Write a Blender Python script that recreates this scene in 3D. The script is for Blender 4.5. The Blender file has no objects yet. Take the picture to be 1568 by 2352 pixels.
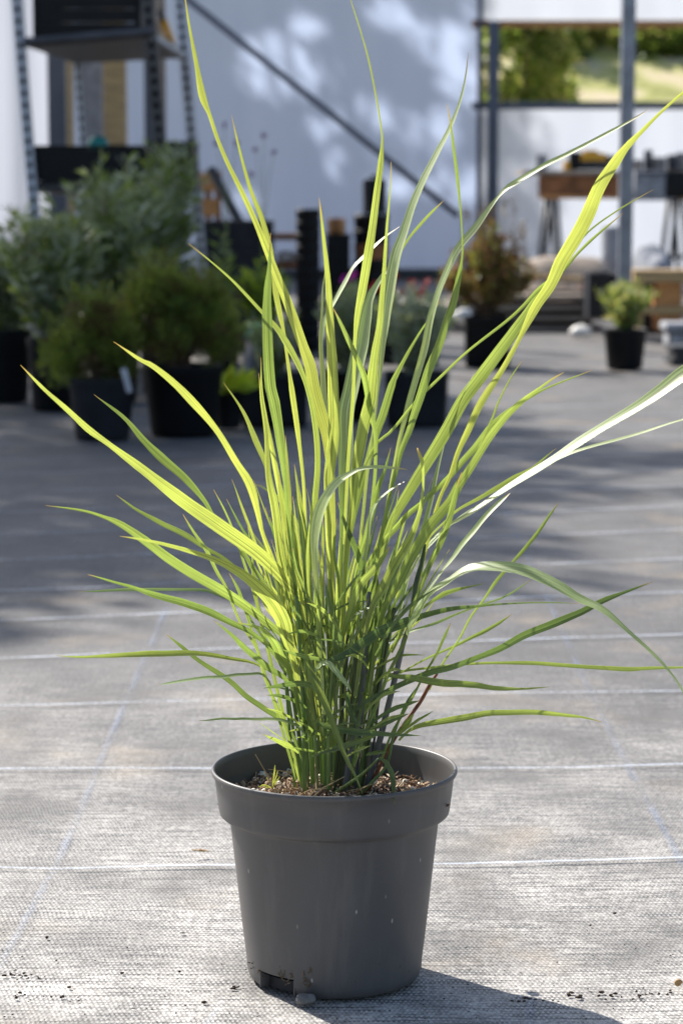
import bpy, bmesh, math, random
from mathutils import Vector, Matrix, noise
R = math.radians
sc = bpy.context.scene
COL = sc.collection

# ------------------------------------------------------------------ camera, sky, sun
H = 0.888
PITCH = 7.45
FPX = 5553.0            # focal length in units of the 1568 x 2352 tracing grid
cd = bpy.data.cameras.new('camera')
cam = bpy.data.objects.new('camera', cd)
COL.objects.link(cam)
sc.camera = cam
cam.location = (0, 0, H)
cam.rotation_euler = (R(90 - PITCH), 0, 0)
cd.sensor_fit = 'VERTICAL'
cd.sensor_height = 36
cd.sensor_width = 24
cd.lens = 85
cd.clip_start = 0.05
cd.clip_end = 1500
cd.dof.use_dof = True
cd.dof.focus_distance = 2.78
cd.dof.aperture_fstop = 6.8
cd.dof.aperture_blades = 7

SUN_EL, SUN_AZ = 40.0, -40.0
S = Vector((math.sin(R(SUN_AZ)) * math.cos(R(SUN_EL)), math.cos(R(SUN_AZ)) * math.cos(R(SUN_EL)), math.sin(R(SUN_EL))))
world = bpy.data.worlds.new('World')
sc.world = world
world.use_nodes = True
wn = world.node_tree
sky = wn.nodes.new('ShaderNodeTexSky')
sky.sky_type = 'NISHITA'
sky.sun_disc = False
sky.sun_elevation = R(SUN_EL)
sky.sun_rotation = R(SUN_AZ % 360)
sky.dust_density = 1.8
sky.ozone_density = 1.0
bg = wn.nodes['Background']
wn.links.new(sky.outputs[0], bg.inputs[0])
bg.inputs[1].default_value = 0.098
ld = bpy.data.lights.new('sun', 'SUN')
ld.energy = 4.6
ld.angle = R(0.5)
ld.color = (1.0, 0.955, 0.88)
lo = bpy.data.objects.new('sun', ld)
COL.objects.link(lo)
lo.rotation_euler = S.to_track_quat('Z', 'Y').to_euler()
lo.location = S * 50
sc.view_settings.view_transform = 'Standard'
sc.view_settings.look = 'None'
sc.view_settings.exposure = 0.88
sc.view_settings.gamma = 1
sc.cycles.max_bounces = 8
sc.cycles.transparent_max_bounces = 12

# ------------------------------------------------------------------ helpers
CP, SP = math.cos(R(PITCH)), math.sin(R(PITCH))
def ray(x, y):
    a = (x - 784) / FPX; b = -(y - 1176) / FPX
    return Vector((a, CP + b * SP, -SP + b * CP))
def P(x, y, Y):
    d = ray(x, y)
    return Vector((0, 0, H)) + d * (Y / d.y)
def G(x, y, z=0.0):
    d = ray(x, y)
    return Vector((0, 0, H)) + d * ((z - H) / d.z)
def PX(n, Y):
    return n * Y / FPX

def tag(o, label=None, cat=None, group=None, kind=None):
    if label: o['label'] = label
    if cat: o['category'] = cat
    if group: o['group'] = group
    if kind: o['kind'] = kind
    return o
def thing(name, label, cat, loc=(0, 0, 0), group=None):
    o = bpy.data.objects.new(name, None)
    o.empty_display_size = 0.05
    COL.objects.link(o)
    o.location = loc
    return tag(o, label, cat, group)
def obj(name, bm, mat, parent=None, smooth=True, world_space=True):
    me = bpy.data.meshes.new(name)
    if smooth:
        for f in bm.faces: f.smooth = True
    bm.to_mesh(me); bm.free()
    for m in (mat if isinstance(mat, (list, tuple)) else [mat]): me.materials.append(m)
    o = bpy.data.objects.new(name, me)
    COL.objects.link(o)
    if parent:
        o.parent = parent
        if world_space:
            off = Vector(parent.location)
            for v in me.vertices: v.co -= off
    return o
def origin(o):
    """move the origin of a top-level mesh to its base"""
    me = o.data
    xs = [v.co for v in me.vertices]
    lo_ = Vector((sum(c.x for c in xs) / len(xs), sum(c.y for c in xs) / len(xs), min(c.z for c in xs)))
    for v in me.vertices: v.co -= lo_
    o.location = lo_
    return o
def box(bm, c, s, rot=None, bev=0.0, mi=0):
    r = bmesh.ops.create_cube(bm, size=1)
    vs = r['verts']
    fs = list({f for v in vs for f in v.link_faces})
    for v in vs: v.co = Vector((v.co.x * s[0], v.co.y * s[1], v.co.z * s[2]))
    if bev:
        es = list({e for v in vs for e in v.link_edges})
        rb = bmesh.ops.bevel(bm, geom=es, offset=bev, segments=2, affect='EDGES', profile=0.5)
        fs = rb['faces'] + [f for f in fs if f.is_valid]
        vs = list({v for f in fs for v in f.verts})
    M = rot if rot else Matrix.Identity(3)
    for v in vs: v.co = M @ v.co + Vector(c)
    for f in fs:
        if f.is_valid: f.material_index = mi
    return vs
def tube(bm, pts, rad, n=8, cap=True, mi=0):
    pts = [Vector(p) for p in pts]
    rings = []
    up = Vector((0.13, 0.97, 0.2)).normalized()
    for i, p in enumerate(pts):
        t = (pts[min(i + 1, len(pts) - 1)] - pts[max(i - 1, 0)]).normalized()
        a = t.cross(up)
        if a.length < 1e-4: a = t.cross(Vector((1, 0, 0)))
        a.normalize(); b = t.cross(a)
        r = rad[i] if isinstance(rad, (list, tuple)) else rad
        rings.append([bm.verts.new(p + (a * math.cos(k * 2 * math.pi / n) + b * math.sin(k * 2 * math.pi / n)) * r) for k in range(n)])
    for q in range(len(rings) - 1):
        for k in range(n):
            f = bm.faces.new((rings[q][k], rings[q][(k + 1) % n], rings[q + 1][(k + 1) % n], rings[q + 1][k]))
            f.material_index = mi
    if cap:
        bm.faces.new(rings[0][::-1]).material_index = mi
        bm.faces.new(rings[-1]).material_index = mi
def lathe(bm, prof, n=64, c=(0, 0, 0), mi=0, close_top=False, close_bot=False, squ=0.0):
    rings = []
    for (r, z) in prof:
        ring = []
        for k in range(n):
            a = k * 2 * math.pi / n
            q = 1.0
            if squ:   # rounded square section
                q = 1 + squ * (1 / max(abs(math.cos(a)), abs(math.sin(a))) - 1)
            ring.append(bm.verts.new((c[0] + r * q * math.cos(a), c[1] + r * q * math.sin(a), c[2] + z)))
        rings.append(ring)
    for q in range(len(rings) - 1):
        for k in range(n):
            bm.faces.new((rings[q][k], rings[q][(k + 1) % n], rings[q + 1][(k + 1) % n], rings[q + 1][k])).material_index = mi
    if close_top: bm.faces.new(rings[-1])
    if close_bot: bm.faces.new(rings[0][::-1])
    return rings
def blob(bm, c, r, seed, amp=0.3, sub=2, mi=0):
    rr = bmesh.ops.create_icosphere(bm, subdivisions=sub, radius=1)
    for v in rr['verts']:
        k = 1 + amp * noise.noise(v.co * 1.3 + Vector((seed * 3.1, seed * 1.7, seed)))
        v.co = Vector((v.co.x * r[0] * k, v.co.y * r[1] * k, v.co.z * r[2] * k)) + Vector(c)
    for f in {f for v in rr['verts'] for f in v.link_faces}: f.material_index = mi

# ------------------------------------------------------------------ materials
def newmat(name):
    m = bpy.data.materials.new(name); m.use_nodes = True
    nt = m.node_tree
    return m, nt, nt.nodes['Principled BSDF'], nt.nodes['Material Output']
def N(nt, t, **kw):
    n = nt.nodes.new(t)
    for k, v in kw.items():
        if k.startswith('i_'): n.inputs[int(k[2:])].default_value = v
        else: setattr(n, k, v)
    return n
def ramp(nt, fac, stops):
    r = nt.nodes.new('ShaderNodeValToRGB')
    e = r.color_ramp.elements
    while len(e) < len(stops): e.new(0.5)
    for i, (p, c) in enumerate(stops):
        e[i].position = p
        e[i].color = (c, c, c, 1) if not isinstance(c, tuple) else (c[0], c[1], c[2], 1)
    nt.links.new(fac, r.inputs[0])
    return r
def mixc(nt, fac, a, b, mode='MIX'):
    m = nt.nodes.new('ShaderNodeMix'); m.data_type = 'RGBA'; m.blend_type = mode
    for s, v in ((m.inputs[0], fac), (m.inputs[6], a), (m.inputs[7], b)):
        if hasattr(v, 'is_linked') or hasattr(v, 'links'): nt.links.new(v, s)
        elif isinstance(v, tuple): s.default_value = (v[0], v[1], v[2], 1)
        else: s.default_value = v
    return m.outputs[2]
def plain(name, col, rough=0.6, var=0.25, scale=8.0, metal=0.0, spec=0.5, bump=0.0, stretch=(1, 1, 1)):
    m, nt, p, out = newmat(name)
    tc = N(nt, 'ShaderNodeTexCoord')
    mp = N(nt, 'ShaderNodeMapping'); mp.inputs[3].default_value = stretch
    nt.links.new(tc.outputs['Object'], mp.inputs[0])
    no = N(nt, 'ShaderNodeTexNoise'); no.inputs['Scale'].default_value = scale; no.inputs['Detail'].default_value = 6
    nt.links.new(mp.outputs[0], no.inputs[0])
    r = ramp(nt, no.outputs[0], [(0.3, tuple(c * (1 - var) for c in col)), (0.7, tuple(min(1, c * (1 + var)) for c in col))])
    nt.links.new(r.outputs[0], p.inputs['Base Color'])
    p.inputs['Roughness'].default_value = rough
    p.inputs['Metallic'].default_value = metal
    p.inputs['Specular IOR Level'].default_value = spec
    if bump:
        b = N(nt, 'ShaderNodeBump'); b.inputs['Strength'].default_value = bump; b.inputs['Distance'].default_value = 0.004
        nt.links.new(no.outputs[0], b.inputs['Height']); nt.links.new(b.outputs[0], p.inputs['Normal'])
    return m
def leafmat(name, refl, trans, rough=0.45, tfac=0.45, var=0.3, spec=0.4, scale=6.0):
    m, nt, p, out = newmat(name)
    tc = N(nt, 'ShaderNodeTexCoord')
    no = N(nt, 'ShaderNodeTexNoise'); no.inputs['Scale'].default_value = scale
    nt.links.new(tc.outputs['Object'], no.inputs[0])
    r1 = ramp(nt, no.outputs[0], [(0.3, tuple(c * (1 - var) for c in refl)), (0.7, tuple(c * (1 + var) for c in refl))])
    r2 = ramp(nt, no.outputs[0], [(0.3, tuple(c * (1 - var) for c in trans)), (0.7, tuple(c * (1 + var) for c in trans))])
    nt.links.new(r1.outputs[0], p.inputs['Base Color'])
    p.inputs['Roughness'].default_value = rough
    p.inputs['Specular IOR Level'].default_value = spec
    tr = N(nt, 'ShaderNodeBsdfTranslucent'); nt.links.new(r2.outputs[0], tr.inputs[0])
    mx = N(nt, 'ShaderNodeMixShader'); mx.inputs[0].default_value = tfac
    nt.links.new(p.outputs[0], mx.inputs[1]); nt.links.new(tr.outputs[0], mx.inputs[2])
    nt.links.new(mx.outputs[0], out.inputs[0])
    return m

M = {}
M['slate'] = plain('slate_steel', (0.10, 0.11, 0.14), 0.5, 0.15, 5, 0.3)
M['galv'] = plain('galvanised_steel', (0.25, 0.27, 0.31), 0.5, 0.25, 9, 0.3)
M['zinc'] = plain('dull_zinc', (0.48, 0.50, 0.55), 0.6, 0.2, 9, 0.0)
M['dull'] = plain('dull_steel', (0.075, 0.072, 0.075), 0.55, 0.3, 9, 0.2)
M['clear'] = plain('grey_film_bag', (0.10, 0.10, 0.105), 0.3, 0.4, 20)
M['darksteel'] = plain('dark_steel', (0.035, 0.035, 0.038), 0.5, 0.3, 6, 0.2)
M['black'] = plain('black_plastic', (0.006, 0.0065, 0.008), 0.55, 0.3, 12, 0, 0.25)
M['blackgrey'] = plain('charcoal_plastic', (0.020, 0.022, 0.028), 0.6, 0.3, 12, 0, 0.25)
M['wood'] = plain('weathered_wood', (0.30, 0.24, 0.19), 0.8, 0.3, 5, bump=0.3, stretch=(1, 6, 14))
M['wood_orange'] = plain('orange_timber', (0.52, 0.24, 0.08), 0.7, 0.35, 6, bump=0.2, stretch=(1, 5, 12))
M['wood_yellow'] = plain('pale_timber', (0.42, 0.28, 0.13), 0.7, 0.3, 6, bump=0.2, stretch=(1, 5, 12))
M['rust'] = plain('rusty_brown', (0.24, 0.095, 0.035), 0.75, 0.5, 9)
M['white'] = plain('chalky_white', (0.72, 0.70, 0.66), 0.7, 0.15, 12)
M['greybag'] = plain('grey_sheeting', (0.27, 0.28, 0.31), 0.85, 0.3, 14, bump=0.4)
M['teal'] = plain('turquoise_plastic', (0.01, 0.22, 0.20), 0.4, 0.2, 5)
M['yellow'] = plain('yellow_plastic', (0.70, 0.36, 0.02), 0.4, 0.1, 5)
M['soil_dark'] = plain('dark_compost', (0.03, 0.022, 0.016), 0.95, 0.4, 60, bump=0.6)
M['stem_brown'] = plain('brown_stem', (0.07, 0.045, 0.03), 0.8, 0.3, 30)
M['bark'] = plain('tree_bark', (0.10, 0.08, 0.06), 0.9, 0.4, 12, bump=0.6)
M['stem_green'] = plain('green_stem', (0.08, 0.12, 0.04), 0.6, 0.3, 30)
M['purple'] = plain('purple_petals', (0.16, 0.05, 0.20), 0.7, 0.3, 40)
M['magenta'] = plain('magenta_petals', (0.65, 0.03, 0.50), 0.6, 0.2, 40)
M['redpetal'] = plain('coral_petals', (0.55, 0.07, 0.06), 0.6, 0.3, 40)
M['label_green'] = plain('green_label', (0.02, 0.20, 0.07), 0.4, 0.1, 20)
M['tagwhite'] = plain('white_tag', (0.45, 0.46, 0.50), 0.5, 0.05, 20)
M['art'] = leafmat('greygreen_leaf', (0.27, 0.31, 0.16), (0.32, 0.38, 0.12), tfac=0.35)
M['art2'] = leafmat('silver_leaf', (0.42, 0.45, 0.33), (0.32, 0.35, 0.20), tfac=0.3)
M['fern'] = leafmat('feathery_leaf', (0.19, 0.23, 0.05), (0.33, 0.40, 0.05), tfac=0.4)
M['fern2'] = leafmat('brownish_leaf', (0.13, 0.085, 0.04), (0.16, 0.10, 0.03), tfac=0.35)
M['lime'] = leafmat('lime_leaf', (0.42, 0.52, 0.05), (0.60, 0.72, 0.05), tfac=0.5)
M['mid'] = leafmat('mid_green_leaf', (0.11, 0.17, 0.04), (0.36, 0.46, 0.07), tfac=0.5)
M['dark'] = leafmat('dark_green_leaf', (0.07, 0.11, 0.03), (0.28, 0.38, 0.05), tfac=0.5)
M['pale'] = leafmat('pale_green_leaf', (0.24, 0.24, 0.08), (0.66, 0.62, 0.18), tfac=0.5)
M['bronze'] = leafmat('bronze_leaf', (0.17, 0.09, 0.045), (0.30, 0.15, 0.05), tfac=0.4)
# ------------------------------------------------------------------ ground
def fabric_mat():
    m, nt, p, out = newmat('woven_ground_fabric')
    L = nt.links.new
    tc = N(nt, 'ShaderNodeTexCoord')
    co = tc.outputs['Object']
    sep = N(nt, 'ShaderNodeSeparateXYZ'); L(co, sep.inputs[0])
    # slight wander of the threads
    wob = N(nt, 'ShaderNodeTexNoise'); wob.inputs['Scale'].default_value = 9; L(co, wob.inputs[0])
    def mth(op, a, b=None, c=None):
        n = N(nt, 'ShaderNodeMath', operation=op)
        for i, v in enumerate((a, b, c)):
            if v is None: continue
            if hasattr(v, 'links'): L(v, n.inputs[i])
            else: n.inputs[i].default_value = v
        return n.outputs[0]
    wx = mth('MULTIPLY_ADD', wob.outputs[0], 0.012, sep.outputs[0])
    wy = mth('MULTIPLY_ADD', wob.outputs[0], 0.016, sep.outputs[1])
    PXX, PYY = 0.0027, 0.0086
    sx = mth('SINE', mth('MULTIPLY', wx, 2 * math.pi / PXX))
    # alternate rows shifted by half a thread
    row = mth('FLOOR', mth('DIVIDE', wy, PYY))
    par = mth('MODULO', row, 2.0)
    sx2 = mth('SINE', mth('ADD', mth('MULTIPLY', wx, 2 * math.pi / (PXX * 2)), mth('MULTIPLY', par, math.pi)))
    sy = mth('SINE', mth('MULTIPLY', wy, 2 * math.pi / PYY))
    weave = mth('ADD', mth('MULTIPLY', sx2, 0.6), mth('MULTIPLY', sy, 0.42))
    # streaky per-row randomness
    mp = N(nt, 'ShaderNodeMapping'); mp.inputs[3].default_value = (11, 120, 1); L(co, mp.inputs[0])
    st = N(nt, 'ShaderNodeTexNoise'); st.inputs['Scale'].default_value = 1.0; st.inputs['Detail'].default_value = 4; L(mp.outputs[0], st.inputs[0])
    mp2 = N(nt, 'ShaderNodeMapping'); mp2.inputs[3].default_value = (240, 5, 1); L(co, mp2.inputs[0])
    st2 = N(nt, 'ShaderNodeTexNoise'); st2.inputs['Scale'].default_value = 1.0; st2.inputs['Detail'].default_value = 3; L(mp2.outputs[0], st2.inputs[0])
    big = N(nt, 'ShaderNodeTexNoise'); big.inputs['Scale'].default_value = 2.3; big.inputs['Detail'].default_value = 7; big.inputs['Roughness'].default_value = 0.62
    mpb = N(nt, 'ShaderNodeMapping'); mpb.inputs[3].default_value = (1.3, 1.1, 1); mpb.inputs[1].default_value = (3.1, 0.7, 0); L(co, mpb.inputs[0]); L(mpb.outputs[0], big.inputs[0])
    fine = N(nt, 'ShaderNodeTexNoise'); fine.inputs['Scale'].default_value = 150; fine.inputs['Detail'].default_value = 3; L(co, fine.inputs[0])
    sepb = ramp(nt, big.outputs[0], [(0.33, 0.0), (0.68, 1.0)])
    # dust on the near strips; middle-ground shade painted in as darker colour with distance
    far = N(nt, 'ShaderNodeMapRange'); L(sep.outputs[1], far.inputs[0])
    far.inputs[1].default_value = 2.55; far.inputs[2].default_value = 4.7; far.inputs[3].default_value = 1.0; far.inputs[4].default_value = 0.0
    dust_and_shade = mth('MULTIPLY', mth('ADD', mth('MULTIPLY', far.outputs[0], 0.80), 0.20), mth('ADD', mth('MULTIPLY', sepb.outputs[0], 0.75), 0.25))
    c0 = mixc(nt, dust_and_shade, (0.098, 0.094, 0.092), (0.72, 0.68, 0.63))
    # gaps between threads, stronger where rows are loose
    gap = ramp(nt, weave, [(0.10, 1.0), (0.42, 0.0)])
    gs = ramp(nt, st.outputs[0], [(0.38, 1.0), (0.56, 0.28)])
    gapf = mth('MULTIPLY', mth('MULTIPLY', gap.outputs[0], gs.outputs[0]), 0.85)
    c1 = mixc(nt, gapf, c0, (0.075, 0.078, 0.085))
    v2 = ramp(nt, st2.outputs[0], [(0.35, 0.90), (0.65, 1.06)])
    v3 = ramp(nt, fine.outputs[0], [(0.36, 0.66), (0.60, 1.22)])
    v4 = ramp(nt, st.outputs[0], [(0.30, 0.90), (0.60, 1.03)])
    c2 = mixc(nt, 1.0, c1, v2.outputs[0], 'MULTIPLY')
    c2 = mixc(nt, 1.0, c2, v3.outputs[0], 'MULTIPLY')
    c2 = mixc(nt, 1.0, c2, v4.outputs[0], 'MULTIPLY')
    # tan stains
    stn = N(nt, 'ShaderNodeTexNoise'); stn.inputs['Scale'].default_value = 3.0; stn.inputs['Detail'].default_value = 6
    mp3 = N(nt, 'ShaderNodeMapping'); mp3.inputs[1].default_value = (7.3, 2.2, 0); mp3.inputs[3].default_value = (1.3, 1.1, 1); L(co, mp3.inputs[0]); L(mp3.outputs[0], stn.inputs[0])
    sr = ramp(nt, stn.outputs[0], [(0.56, 0.0), (0.78, 0.36)])
    c3 = mixc(nt, sr.outputs[0], c2, (0.50, 0.38, 0.24))
    drk = N(nt, 'ShaderNodeTexNoise'); drk.inputs['Scale'].default_value = 5.0; drk.inputs['Detail'].default_value = 8
    mp4 = N(nt, 'ShaderNodeMapping'); mp4.inputs[1].default_value = (1.3, 9.2, 0); mp4.inputs[3].default_value = (1.2, 1.0, 1); L(co, mp4.inputs[0]); L(mp4.outputs[0], drk.inputs[0])
    dr = ramp(nt, drk.outputs[0], [(0.47, 0.0), (0.68, 0.72)])
    c4 = mixc(nt, dr.outputs[0], c3, (0.12, 0.115, 0.11))
    L(c4, p.inputs['Base Color'])
    p.inputs['Roughness'].default_value = 0.62
    p.inputs['Specular IOR Level'].default_value = 0.22
    hsum = mth('ADD', mth('MULTIPLY', weave, 0.5), mth('MULTIPLY', fine.outputs[0], 1.2))
    b = N(nt, 'ShaderNodeBump'); b.inputs['Strength'].default_value = 0.55; b.inputs['Distance'].default_value = 0.0012
    L(hsum, b.inputs['Height'])
    b2 = N(nt, 'ShaderNodeBump'); b2.inputs['Strength'].default_value = 0.5; b2.inputs['Distance'].default_value = 0.012
    L(big.outputs[0], b2.inputs['Height']); L(b.outputs[0], b2.inputs['Normal'])
    L(b2.outputs[0], p.inputs['Normal'])
    return m
M['fabric'] = fabric_mat()

bm = bmesh.new()
# one sheet with finer cells near the pot, gentle undulation there
xs = [-400, -120, -40, -15, -6] + [i * 0.06 for i in range(-50, 51)] + [6, 15, 40, 120, 400]
ys = [-60, -10, -2, 1.0] + [1.5 + i * 0.06 for i in range(0, 250)] + [17, 20, 25, 40, 90, 200, 600]
def gz(x, y):
    if 1.6 < y < 15 and abs(x) < 3:
        return 0.006 * noise.noise(Vector((x * 1.1, y * 2.2, 0))) + 0.0025 * noise.noise(Vector((x * 2.3, y * 4.5, 5))) * min(1, max(0, abs(y - 2.7) - .12) * 6 + max(0, abs(x) - .1) * 6) - 0.007
    return -0.004
gv = [[bm.verts.new((x, y, gz(x, y))) for x in xs] for y in ys]
for j in range(len(ys) - 1):
    for i in range(len(xs) - 1):
        bm.faces.new((gv[j][i], gv[j][i + 1], gv[j + 1][i + 1], gv[j + 1][i]))
tag(obj('ground', bm, M['fabric']), kind='structure')

# woven marker threads
def thread_mat(name, col, patch):
    m, nt, p, out = newmat(name)
    L = nt.links.new
    tc = N(nt, 'ShaderNodeTexCoord')
    mp = N(nt, 'ShaderNodeMapping'); mp.inputs[3].default_value = (1, 1, 1); L(tc.outputs['Object'], mp.inputs[0])
    no = N(nt, 'ShaderNodeTexNoise'); no.inputs['Scale'].default_value = 190; no.inputs['Detail'].default_value = 4; L(mp.outputs[0], no.inputs[0])
    no2 = N(nt, 'ShaderNodeTexNoise'); no2.inputs['Scale'].default_value = 6; L(mp.outputs[0], no2.inputs[0])
    p.inputs['Base Color'].default_value = (*col, 1)
    p.inputs['Roughness'].default_value = 0.5
    add = N(nt, 'ShaderNodeMath', operation='ADD'); L(no.outputs[0], add.inputs[0]); L(no2.outputs[0], add.inputs[1])
    r = N(nt, 'ShaderNodeMapRange'); L(add.outputs[0], r.inputs[0]); r.inputs[1].default_value = patch[0]; r.inputs[2].default_value = patch[1]; r.inputs[4].default_value = patch[2]
    tr = N(nt, 'ShaderNodeBsdfTransparent')
    mx = N(nt, 'ShaderNodeMixShader'); L(r.outputs[0], mx.inputs[0]); L(tr.outputs[0], mx.inputs[1]); L(p.outputs[0], mx.inputs[2])
    L(mx.outputs[0], out.inputs[0])
    return m
M['thread'] = thread_mat('white_marker_thread', (0.66, 0.73, 0.84), (0.68, 1.15, 0.85))
M['thread_blue'] = thread_mat('blue_marker_thread', (0.30, 0.38, 0.55), (0.85, 1.3, 0.30))
def ribbon(bm, pts, w, z=0.0052, seg=60, wob=0.0015, seed=0):
    pts = [Vector(p) for p in pts]
    tot = []
    for i in range(seg + 1):
        t = i / seg * (len(pts) - 1); k = min(int(t), len(pts) - 2); f = t - k
        q = pts[k].lerp(pts[k + 1], f)
        tot.append(q)
    prev = None
    for i, q in enumerate(tot):
        t = (tot[min(i + 1, seg)] - tot[max(i - 1, 0)]).normalized()
        n = Vector((-t.y, t.x, 0))
        q = q + n * wob * noise.noise(Vector((i * 0.35, seed, 0)))
        ww = w * (1 + 0.12 * noise.noise(Vector((i * 0.9, seed + 5, 0))))
        a = bm.verts.new((q.x + n.x * ww / 2, q.y + n.y * ww / 2, gz(q.x, q.y) + z))
        b = bm.verts.new((q.x - n.x * ww / 2, q.y - n.y * ww / 2, gz(q.x, q.y) + z))
        if prev: bm.faces.new((prev[0], prev[1], b, a))
        prev = (a, b)
def ext(a, b, x0, x1):
    d = (b - a) / (b.x - a.x)
    return a + d * (x0 - a.x), a + d * (x1 - a.x)
bm = bmesh.new()
rows = [(1987, 1967), (1765, 1748), (1615, 1580), (1507, 1453), (1423, 1358), (1352, 1281), (1284, 1213), (1226, 1160), (1175, 1114), (1130, 1073),
        (1089, 1037), (1054, 1004), (1021, 975), (992, 949), (966, 925), (942, 904)]
for k, (a, b) in enumerate(rows):
    A, B = G(0, a), G(1568, b)
    a2, b2 = ext(A, B, -3.2, 3.2)
    if k == 1:
        pts = [a2, A, G(480, 1763), G(1300, 1757), B, b2]
    elif k == 0:
        pts = [a2, A, G(140, 1991), G(420, 1984), G(1010, 1978), G(1300, 1972), B, b2]
    else:
        pts = [a2, A, (A + B) / 2, B, b2]
    ribbon(bm, pts, 0.0058 if k < 3 else 0.0078, seg=160, seed=k)
tag(obj('fabric_marker_lines', bm, M['thread'], smooth=False), kind='structure')
bm = bmesh.new()
for k, pts in enumerate([[(-40, 2290), (60, 2100), (125, 1985), (190, 1850), (240, 1715), (290, 1600), (345, 1480), (395, 1360), (440, 1260), (480, 1170), (520, 1080)],
                         [(1590, 2040), (1560, 1975), (1480, 1830), (1410, 1700), (1345, 1570), (1290, 1450), (1235, 1330), (1180, 1220), (1135, 1120), (1100, 1040)],
                         [(1212, 2420), (1216, 2350), (1216, 2288)], [(440, 2420), (487, 2330), (512, 2290)]]):
    ribbon(bm, [G(*q) for q in pts], 0.008, z=0.0044, seg=90, seed=k + 30)
    ribbon(bm, [G(q[0] + 9, q[1]) for q in pts], 0.002, z=0.0047, seg=90, seed=k + 40)
tag(obj('fabric_guide_stripes', bm, M['thread_blue'], smooth=False), kind='structure')

# ------------------------------------------------------------------ greenhouse wall
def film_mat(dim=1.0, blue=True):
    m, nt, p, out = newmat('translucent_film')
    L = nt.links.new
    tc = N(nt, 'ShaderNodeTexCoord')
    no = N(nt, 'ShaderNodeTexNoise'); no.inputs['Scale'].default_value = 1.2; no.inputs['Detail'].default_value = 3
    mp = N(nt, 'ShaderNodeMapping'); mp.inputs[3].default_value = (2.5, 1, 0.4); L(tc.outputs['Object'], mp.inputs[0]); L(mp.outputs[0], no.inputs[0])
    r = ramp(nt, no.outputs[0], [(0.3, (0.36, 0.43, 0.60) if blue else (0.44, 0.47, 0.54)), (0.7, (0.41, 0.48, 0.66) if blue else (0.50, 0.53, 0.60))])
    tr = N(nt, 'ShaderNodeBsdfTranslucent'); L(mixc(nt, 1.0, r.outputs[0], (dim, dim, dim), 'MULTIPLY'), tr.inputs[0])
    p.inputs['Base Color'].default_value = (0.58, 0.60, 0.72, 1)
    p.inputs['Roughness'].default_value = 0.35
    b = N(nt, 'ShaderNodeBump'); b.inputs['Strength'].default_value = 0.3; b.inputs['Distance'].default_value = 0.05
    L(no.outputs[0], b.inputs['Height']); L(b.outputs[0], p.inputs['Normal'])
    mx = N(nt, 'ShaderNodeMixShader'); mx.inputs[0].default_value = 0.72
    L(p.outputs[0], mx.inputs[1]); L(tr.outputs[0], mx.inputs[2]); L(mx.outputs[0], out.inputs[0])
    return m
M['film'] = film_mat()  # blue of the shaded left panels put into the sheet's colour
M['film_dim'] = film_mat(0.72, False)
M['film_white'] = film_mat(1.0, False)  # same film where the sun hits, its light put in as paler colour
WY = 26.0
def film_panel(bm, x0, x1, z0, z1, y, ny=24, sag=0.03):
    nx = max(2, int((x1 - x0) / 0.25)); nz = max(2, int((z1 - z0) / 0.25))
    g = [[bm.verts.new((x0 + (x1 - x0) * i / nx, y + sag * noise.noise(Vector((i * 0.22, j * 0.16, y))), z0 + (z1 - z0) * j / nz)) for i in range(nx + 1)] for j in range(nz + 1)]
    for j in range(nz):
        for i in range(nx):
            bm.faces.new((g[j][i], g[j][i + 1], g[j + 1][i + 1], g[j + 1][i]))
wx = lambda x, Y=WY: P(x, 450, Y).x
wz = lambda y, Y=WY: P(784, y, Y).z
wall = thing('greenhouse_wall', 'translucent white plastic film wall with grey steel frame and open window, behind everything', 'greenhouse wall', (0, WY, 0))
xw0, xw1 = wx(1141), wx(1900)
bm = bmesh.new(); film_panel(bm, -14, wx(1104), 0.02, 4.6, WY)
obj('film', bm, M['film'], wall); bm = bmesh.new()
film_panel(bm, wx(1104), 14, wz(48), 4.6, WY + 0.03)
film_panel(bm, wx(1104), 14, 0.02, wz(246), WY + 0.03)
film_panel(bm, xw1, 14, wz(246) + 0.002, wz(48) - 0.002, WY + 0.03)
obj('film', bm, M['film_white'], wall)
def px_box(bm, x0, y0, x1, y1, Y, th, bev=0.0, mi=0):
    a = P(x0, y0, Y); b = P(x1, y1, Y)
    c = (a + b) / 2
    box(bm, (c.x, Y + th / 2, c.z), (abs(b.x - a.x), th, abs(a.z - b.z)), bev=bev, mi=mi)
bm = bmesh.new()
a, b = wx(1116), wx(1141)
box(bm, ((a + b) / 2, WY - 0.1, wz(50) / 2), (b - a, 0.08, wz(50)), bev=0.004)
obj('frame_post', bm, M['slate'], wall)
bm = bmesh.new(); tube(bm, [(wx(1098), WY - 0.12, 0), (wx(1098), WY - 0.12, 4.5)], PX(6.2, WY), 10); obj('frame_post', bm, M['slate'], wall)
bm = bmesh.new(); box(bm, ((wx(1081) + xw1) / 2, WY - 0.04, wz(243)), (xw1 - wx(1081), 0.06, PX(17, WY)), bev=0.004); obj('rail', bm, M['slate'], wall)
bm = bmesh.new(); box(bm, ((b + xw1) / 2 , WY - 0.04, wz(56)), (xw1 - b, 0.06, PX(16, WY)), bev=0.003); obj('top_plank', bm, M['wood_orange'], wall)
for yy in (56,):
    bm = bmesh.new(); box(bm, ((wx(1081) + wx(1116)) / 2, WY - 0.06, wz(yy)), (wx(1116) - wx(1081), 0.05, PX(19, WY)), bev=0.003); obj('clamp', bm, M['rust'], wall)
bm = bmesh.new(); tube(bm, [P(395, -30, WY - 0.3), P(1052, 496, WY - 0.3)], PX(7.5, WY), 10); obj('diagonal_brace', bm, M['slate'], wall)
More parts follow.
